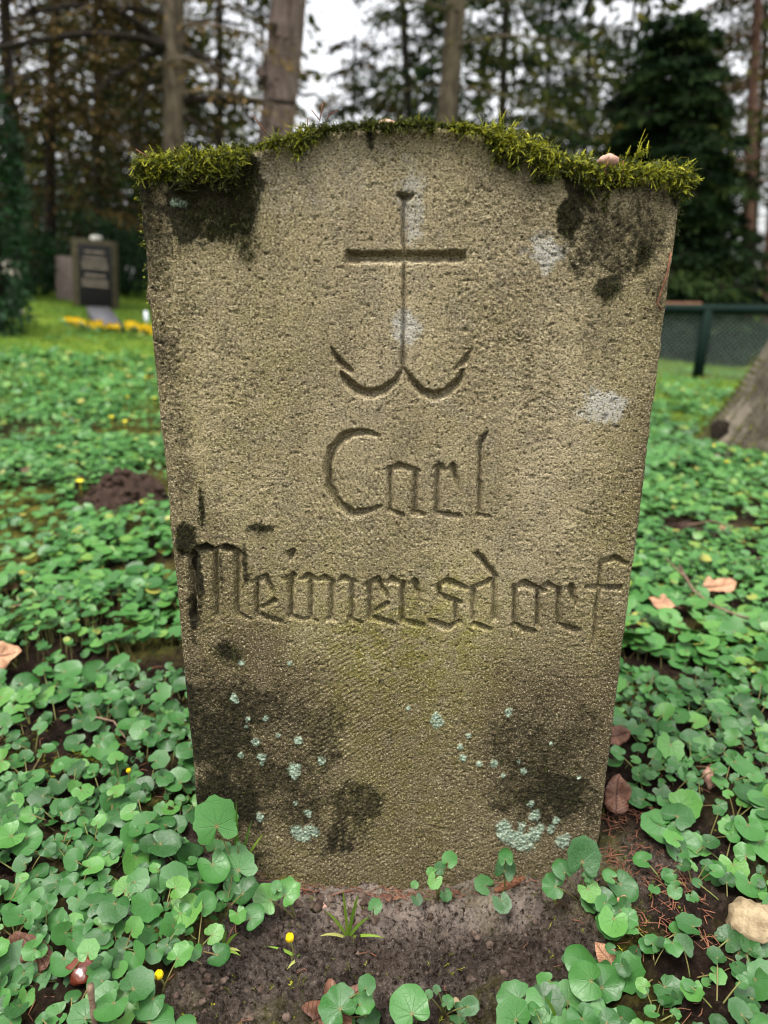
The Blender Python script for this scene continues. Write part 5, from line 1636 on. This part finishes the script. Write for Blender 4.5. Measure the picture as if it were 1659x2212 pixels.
# mid trunk
b_, t_ = trunk_line(965, 250, 990, 0, 10.5, 8.5)
conifer(b_, t_, .165, 'straight tan pine trunk behind the crown of the gravestone', ('bark_tan', 'needle_olive'), 3.2, 2.2, 22, 230, .3, (.05, .13), .35, 13, name='pine_tree')
specs = [  # px_b, py_b, px_t, py_t, dist, height, r, z0, reach, nbr, per, mats, seed, label, droop
    (110, 480, 118, 60, 10.5, 7.5, .12, 1.2, 2.2, 40, 110, ('bark_dark', 'needle_brown'), 21, 'brown needled spruce with dark trunk above the left gravestones', .5),
    (1085, 250, 1090, 0, 13.0, 8.5, .13, 2.0, 2.4, 40, 120, ('bark_dark', 'needle_green'), 22, 'dark green fir with black trunk right of the tan pine', .35),
    (1262, 280, 1272, 0, 15.0, 8.5, .08, 2.6, 2.0, 34, 70, ('bark_dark', 'needle_green'), 23, 'slender dark conifer seen against the sky right of the fir', .35),
    (880, 250, 870, 0, 16.0, 10, .15, 2.4, 2.3, 44, 110, ('bark_dark', 'needle_green'), 24, 'dark green conifer behind the crown of the gravestone', .4),
    (1475, 600, 1465, 100, 12.5, 5.0, .16, .3, 1.8, 150, 200, ('bark_dark', 'needle_green'), 25, 'dense dark evergreen to the right of the gravestone, above the fence', .3),
    (1400, 600, 1390, 120, 14.5, 4.6, .16, .3, 1.7, 100, 170, ('bark_dark', 'needle_green'), 26, 'dark pointed evergreen just behind the right shoulder of the stone', .3),
    (1610, 660, 1625, 300, 13.0, 8.0, .17, 3.0, 2.6, 34, 120, ('bark_red', 'needle_olive'), 27, 'reddish trunked pine at the right edge beyond the fence', .35),
    (1655, 640, 1690, 200, 16.0, 9.0, .15, 3.2, 2.4, 34, 120, ('bark_red', 'needle_brown'), 28, 'brownish pine at the far right with its trunk outside the dark evergreen', .35),
    (215, 560, 205, 100, 13.0, 8.0, .12, .9, 2.2, 50, 110, ('bark_dark', 'needle_green'), 29, 'green spruce behind the dark gravestone', .45),
    (470, 300, 475, 0, 15.0, 9.0, .13, 1.6, 2.4, 50, 120, ('bark_dark', 'needle_olive'), 30, 'olive conifer standing between the two grey trunks', .45),
    (20, 300, 10, 0, 9.0, 7.5, .12, 2.3, 2.6, 44, 140, ('bark_dark', 'needle_brown'), 31, 'brown spruce overhanging the upper left corner', .45),
    (300, 540, 300, 80, 16.0, 9.0, .12, 1.0, 2.2, 50, 110, ('bark_dark', 'needle_olive'), 32, 'olive brown spruce right behind the left side of the gravestone', .45),
    (1180, 280, 1190, 0, 19.0, 8.0, .14, 1.4, 2.0, 40, 90, ('bark_dark', 'needle_olive'), 33, 'pale distant conifer between the fir and the slender conifer', .35),
    (760, 270, 765, 120, 17.0, 6.0, .10, 1.2, 2.0, 30, 80, ('bark_dark', 'needle_brown'), 34, 'low brown conifer under the sky gap beside the pinkish trunk', .4),
    (1640, 300, 1655, 0, 18.0, 9.0, .14, 2.0, 2.6, 40, 120, ('bark_dark', 'needle_olive'), 35, 'greyish olive tree above the dark evergreen at the upper right', .35),
]
for (xb, yb, xt, yt, ds, hh_, rr, z0, rc, nbr, per, mats, sd, lab, dr) in specs:
    b_, t_ = trunk_line(xb, yb, xt, yt, ds, hh_)
    conifer(b_, t_, rr * .72, lab, mats, z0, rc * 1.12, nbr, int(per * 2.4), dr * 1.25, (.07, .17) if ds > 11 else (.05, .13), .6, sd, name='conifer_tree')

# far wood: one mass behind everything
mt = MB(); mc = MB()
rs = np.random.default_rng(77)
for k in range(60):
    ds = rs.uniform(21, 42)
    xx = rs.uniform(-1, 1) * (ds * .75 + 3)
    ax_ = xx / (ds + .84)
    if -.13 < ax_ < -.015 and rs.random() < .85: continue                 # thinner wood where the sky shows
    if .31 < ax_ < .46 and rs.random() < .85: continue
    hh_ = rs.uniform(6, 13)
    zg = float(ground(xx, ds))
    mt.tube([(xx, ds, zg - .2), (xx + rs.normal(0, .2), ds, zg + hh_)], [rs.uniform(.06, .12), .03], 7)
    n_ = 1300
    q = rs.uniform(0, 1, n_); z = hh_ * (.12 + .88 * q)
    rad = (2.6 * (1 - .75 * q)) * np.sqrt(rs.uniform(0, 1, n_))
    a = rs.uniform(0, 6.28, n_)
    P = np.stack([xx + rad * np.cos(a), ds + rad * np.sin(a), zg + z - .18 * rad], -1)
    kk = fbm(P[:, 0] * .9 + k, P[:, 2] * .9, 610, 3) > -.12
    P = P[kk]; n_ = len(P)
    D = np.stack([np.cos(a[kk]), np.sin(a[kk]), np.full(n_, -.4)], -1) + rs.normal(0, .4, (n_, 3))
    L = rs.uniform(.2, .5, n_)
    crown_quads(mc, P, D, L, L * rs.uniform(.3, .5, n_), np.clip(rs.normal(rs.uniform(.3, .7), .2, n_), 0, 1))
w_o = mc.build('woods', M['needle_olive'], smooth=False)
tag(w_o, 'distant olive and dark green wood with sky showing through', 'wood', kind='stuff')
mt.build('trunk', M['bark_dark'], parent=w_o)


def shrub(px_, py_, dist, w_, h_, label, n=2600, leaf=(.05, .10), mat='shrub', seed=0, name='shrub', d_=None):
    g = at(px_, py_, dist); zg = float(ground(g[0], dist))
    rs = np.random.default_rng(seed)
    r = empty(name, (g[0], dist, zg), label, 'shrub')
    mt = MB()
    for k in range(9):
        a = rs.uniform(0, 6.28); q = rs.uniform(.3, .9)
        e = np.array([w_ * .5 * q * math.cos(a), w_ * .4 * q * math.sin(a), h_ * rs.uniform(.5, .9)])
        mt.tube([(0, 0, -.05), e * [.35, .35, .5], e], [.02, .014, .006], 5)
    mt.build('stem', M['bark_dark'], parent=r)
    d = rs.normal(size=(n, 3)); d /= np.linalg.norm(d, axis=1)[:, None]
    rad = rs.uniform(.45, 1, n) ** .5 * (1 + .35 * fbm(d[:, 0] * 2 + seed, d[:, 2] * 2 + d[:, 1] * 2, 620, 3))
    P = d * rad[:, None] * [w_ / 2, (d_ or w_) / 2, h_ / 2] + [0, 0, h_ / 2]
    P[:, 2] = np.maximum(P[:, 2], .03)
    D = d + rs.normal(0, .6, (n, 3)) + [0, 0, -.2]
    L = rs.uniform(*leaf, n)
    mc = MB(); crown_quads(mc, P, D, L, L * .45, np.clip(rs.normal(.42, .2, n) + .25 * fbm(P[:, 0] * 4, P[:, 2] * 4, 625, 2), 0, 1))
    mc.build('foliage', M[mat], parent=r, smooth=False)
    return r


shrub(-40, 420, 6.2, .75, 2.6, 'tall glossy green bush cut off by the left edge', 4200, seed=1)
shrub(60, 620, 9.6, 1.1, 1.0, 'rounded dark rhododendron left of the gravestones', 3000, seed=2)
shrub(130, 600, 11.5, 2.6, 1.3, 'broad dark bush behind the pinkish grey gravestone', 4200, seed=3)
shrub(270, 620, 11.0, 1.3, 1.0, 'dark low bush between the dark gravestone and the big stone', 3000, seed=4)
shrub(-40, 640, 6.8, .8, .6, 'low bush at the left edge around the pale stone', 1800, seed=5)
shrub(700, 600, 14, 5.0, 1.6, 'long low hedge hidden behind the middle of the gravestone', 3600, seed=6, d_=1.2)
shrub(1200, 600, 14, 4.0, 1.6, 'dark hedge behind the right half of the gravestone', 3200, seed=7, d_=1.2)
shrub(1500, 640, 15, 5.0, 1.3, 'dark undergrowth beyond the green fence', 4200, seed=8, d_=1.4)
shrub(330, 600, 17, 6.0, 2.6, 'dusky undergrowth at the back of the left lawn', 4000, (.10, .2), seed=9, d_=1.4)
shrub(60, 600, 18, 6.0, 2.4, 'brownish thicket behind the left bushes', 4000, (.10, .2), 'needle_brown', seed=10, d_=1.4)

# ------------------------------------------------------------------ tree foot at the right
zb_ = to_ground(1600, 995)
r = empty('leaning_tree', (zb_[0] + .35, zb_[1] + .25, zb_[2]), 'smooth barked leaning tree foot with spreading roots at the right edge', 'tree')
mb = MB()
DT = zb_[1] + .2
cen = [];
prof = [(-0.10, at(1500, 990, DT)[0] + .06), (0.0, at(1504, 975, DT)[0] + .06), (.12, at(1530, 930, DT)[0] + .10), (.32, at(1584, 850, DT)[0] + .13), (.55, at(1636, 775, DT)[0] + .15), (.85, at(1694, 690, DT)[0] + .18), (1.4, at(1784, 560, DT)[0] + .24), (2.4, at(1890, 380, DT)[0] + .42), (4.2, at(2010, 100, DT)[0] + .5)]
rads = [.44, .43, .40, .36, .33, .30, .28, .25, .22]
nn = 48
ph = np.linspace(0, 2 * np.pi, nn, endpoint=False)
V = []
for (z, xl_), rr in zip(prof, rads):
    c = np.array([xl_ + rr, DT + .15, zb_[2] + z])
    flare_ = .28 * math.exp(-max(z, 0) * 3.2)
    rp = rr * (1 - flare_ + flare_ * np.abs(np.cos(2.5 * (ph - 3.14))) * 1.0 + .05 * np.cos(9 * ph + z * 2) * (.4 + flare_) - .13 * np.clip(np.cos(5 * ph + .9 + z * .8), 0, 1) ** 5)
    V.append(np.stack([c[0] + rp * np.cos(ph), c[1] + rp * np.sin(ph) * .8, np.full(nn, c[2])], -1))
V = np.array(V)
# resample smoothly along height
zs = np.linspace(0, len(prof) - 1, 60)
Vr = np.array([[np.interp(zs, np.arange(len(prof)), V[:, j, k]) for k in range(3)] for j in range(nn)]).transpose(2, 0, 1)
for _ in range(4): Vr[1:-1] = (Vr[:-2] + 2 * Vr[1:-1] + Vr[2:]) / 4
ii = np.arange(60 * nn).reshape(60, nn)
q = [(ii[a, b], ii[a, (b + 1) % nn], ii[a + 1, (b + 1) % nn], ii[a + 1, b]) for a in range(59) for b in range(nn)]
off = np.array(r.location)
mb.add(Vr.reshape(-1, 3) - off, q)
mb.build('trunk', M['trunk_flare'], parent=r)
for pts, rr in ((((1560, 985), (1520, 975), (1485, 990), (1450, 1000)), .05), (((1570, 1000), (1530, 1000), (1515, 1010), (1498, 1030)), .035)):
    P = np.array([to_ground(*p) for p in pts]) - off
    P[:, 2] += np.linspace(.02, -.02, len(P))
    mb = MB(); mb.tube(P, np.linspace(rr * 1.2, rr * .3, len(P)), 10); mb.build('root', M['trunk_flare'], parent=r)
mb = MB()
n = 3000
a = RNG.uniform(2.4, 4.9, n); zi = (3 + 24 * RNG.uniform(0, 1, n) ** 1.6).astype(int)
P = Vr[zi, (a / (2 * np.pi) * nn).astype(int) % nn]
D = np.stack([np.cos(a), np.sin(a), RNG.normal(.3, .4, n)], -1)
kp = RNG.uniform(size=n) < sstep(4.4, 2.9, a)
tipc = RNG.uniform(.3, .7, n)
moss_strands(mb, (P - 0.0)[kp] - off, D[kp], RNG.uniform(.012, .028, n)[kp], np.full(kp.sum(), .005), tipc[kp], tipc[kp] * .5, .3, 4)
vv = Vr.reshape(-1, 3); vv = vv[vv[:, 1] < DT + .1]
rel = (vv - CAM) @ RC
du = 384 + FPX * rel[:, 0] / -rel[:, 2] - 1562 * K; dv = 512 - FPX * rel[:, 1] / -rel[:, 2] - 948 * K
hp = vv[np.argmin(du ** 2 + dv ** 2)] - off
mh = MB(); lump(mh, hp, .062, 2.2, (.8, .16, 1.0), .3, 18, 12); mh.build('hollow_dark_patch', M['bark_dark'], parent=r)  # flat dark bark lump, its colour stands in for a hole's shade
mm_ = mb.build('moss', M['moss'], parent=r, smooth=False)
mm_['kind'] = 'stuff'

# ------------------------------------------------------------------ fence
g0 = to_ground(1506, 818)
FD = g0[1]
r = empty('wire_fence', g0, 'dark green steel fence with wire mesh at the right, before the evergreens', 'fence')
off = np.array(g0)


def fpt(x, y, d): return at(x, y, d) - off


top_a = at(1525, 668, FD)
fh = top_a[2] - g0[2]
dirx = np.array([1.0, -.10, 0]); dirx /= np.linalg.norm(dirx)
topv = np.array([top_a[0] - g0[0], 0, fh])
for k, s_ in enumerate((-4.2, -2.8, -1.4, 0, 1.02, 2.4, 3.8)):
    b = dirx * s_; zg = float(ground(off[0] + b[0], off[1] + b[1])) - off[2]
    mb = MB(); mb.tube([b + [0, 0, zg - .1], b + [0, 0, .3], b + [0, 0, fh]], .058, 10); mb.build('post', M['fence'], parent=r)
mb = MB(); mb.tube([dirx * -4.2 + [0, 0, fh], dirx * 3.8 + [0, 0, fh]], .050, 10); mb.build('rail', M['fence'], parent=r)
mb = MB()
st = .055
s0_, s1_ = -4.2, 3.8
lo_ = -.25
for k in range(int((s1_ - s0_ + fh + .3) / st)):
    for sg in (1, -1):
        s_ = s0_ - (fh - lo_ if sg == 1 else 0) + k * st
        e0 = (s_, lo_); e1 = (s_ + (fh - lo_), fh) if sg == 1 else (s_ - (fh - lo_), fh)
        if sg == -1: e0 = (s_, lo_)
        # clip to the fence length
        (xa, za), (xb, zb2) = sorted([e0, e1])
        if xb <= s0_ or xa >= s1_: continue
        if xa < s0_: za = za + (zb2 - za) * (s0_ - xa) / (xb - xa); xa = s0_
        if xb > s1_: zb2 = za + (zb2 - za) * (s1_ - xa) / (xb - xa); xb = s1_
        mb.tube([dirx * xa + [0, .003 * sg, za], dirx * xb + [0, .003 * sg, zb2]], .0032, 4, False)
mb.build('wire_mesh', M['wire'], parent=r)
q = at(1470, 655, FD + 2.5)
mb = MB(); mb.box((-3.0, 0, -.06), (.30, .1, .015))
tag(mb.build('low_wall', M['brick'], smooth=False), 'low rust brown edging wall behind the fence', 'wall').location = (q[0], q[1], q[2])
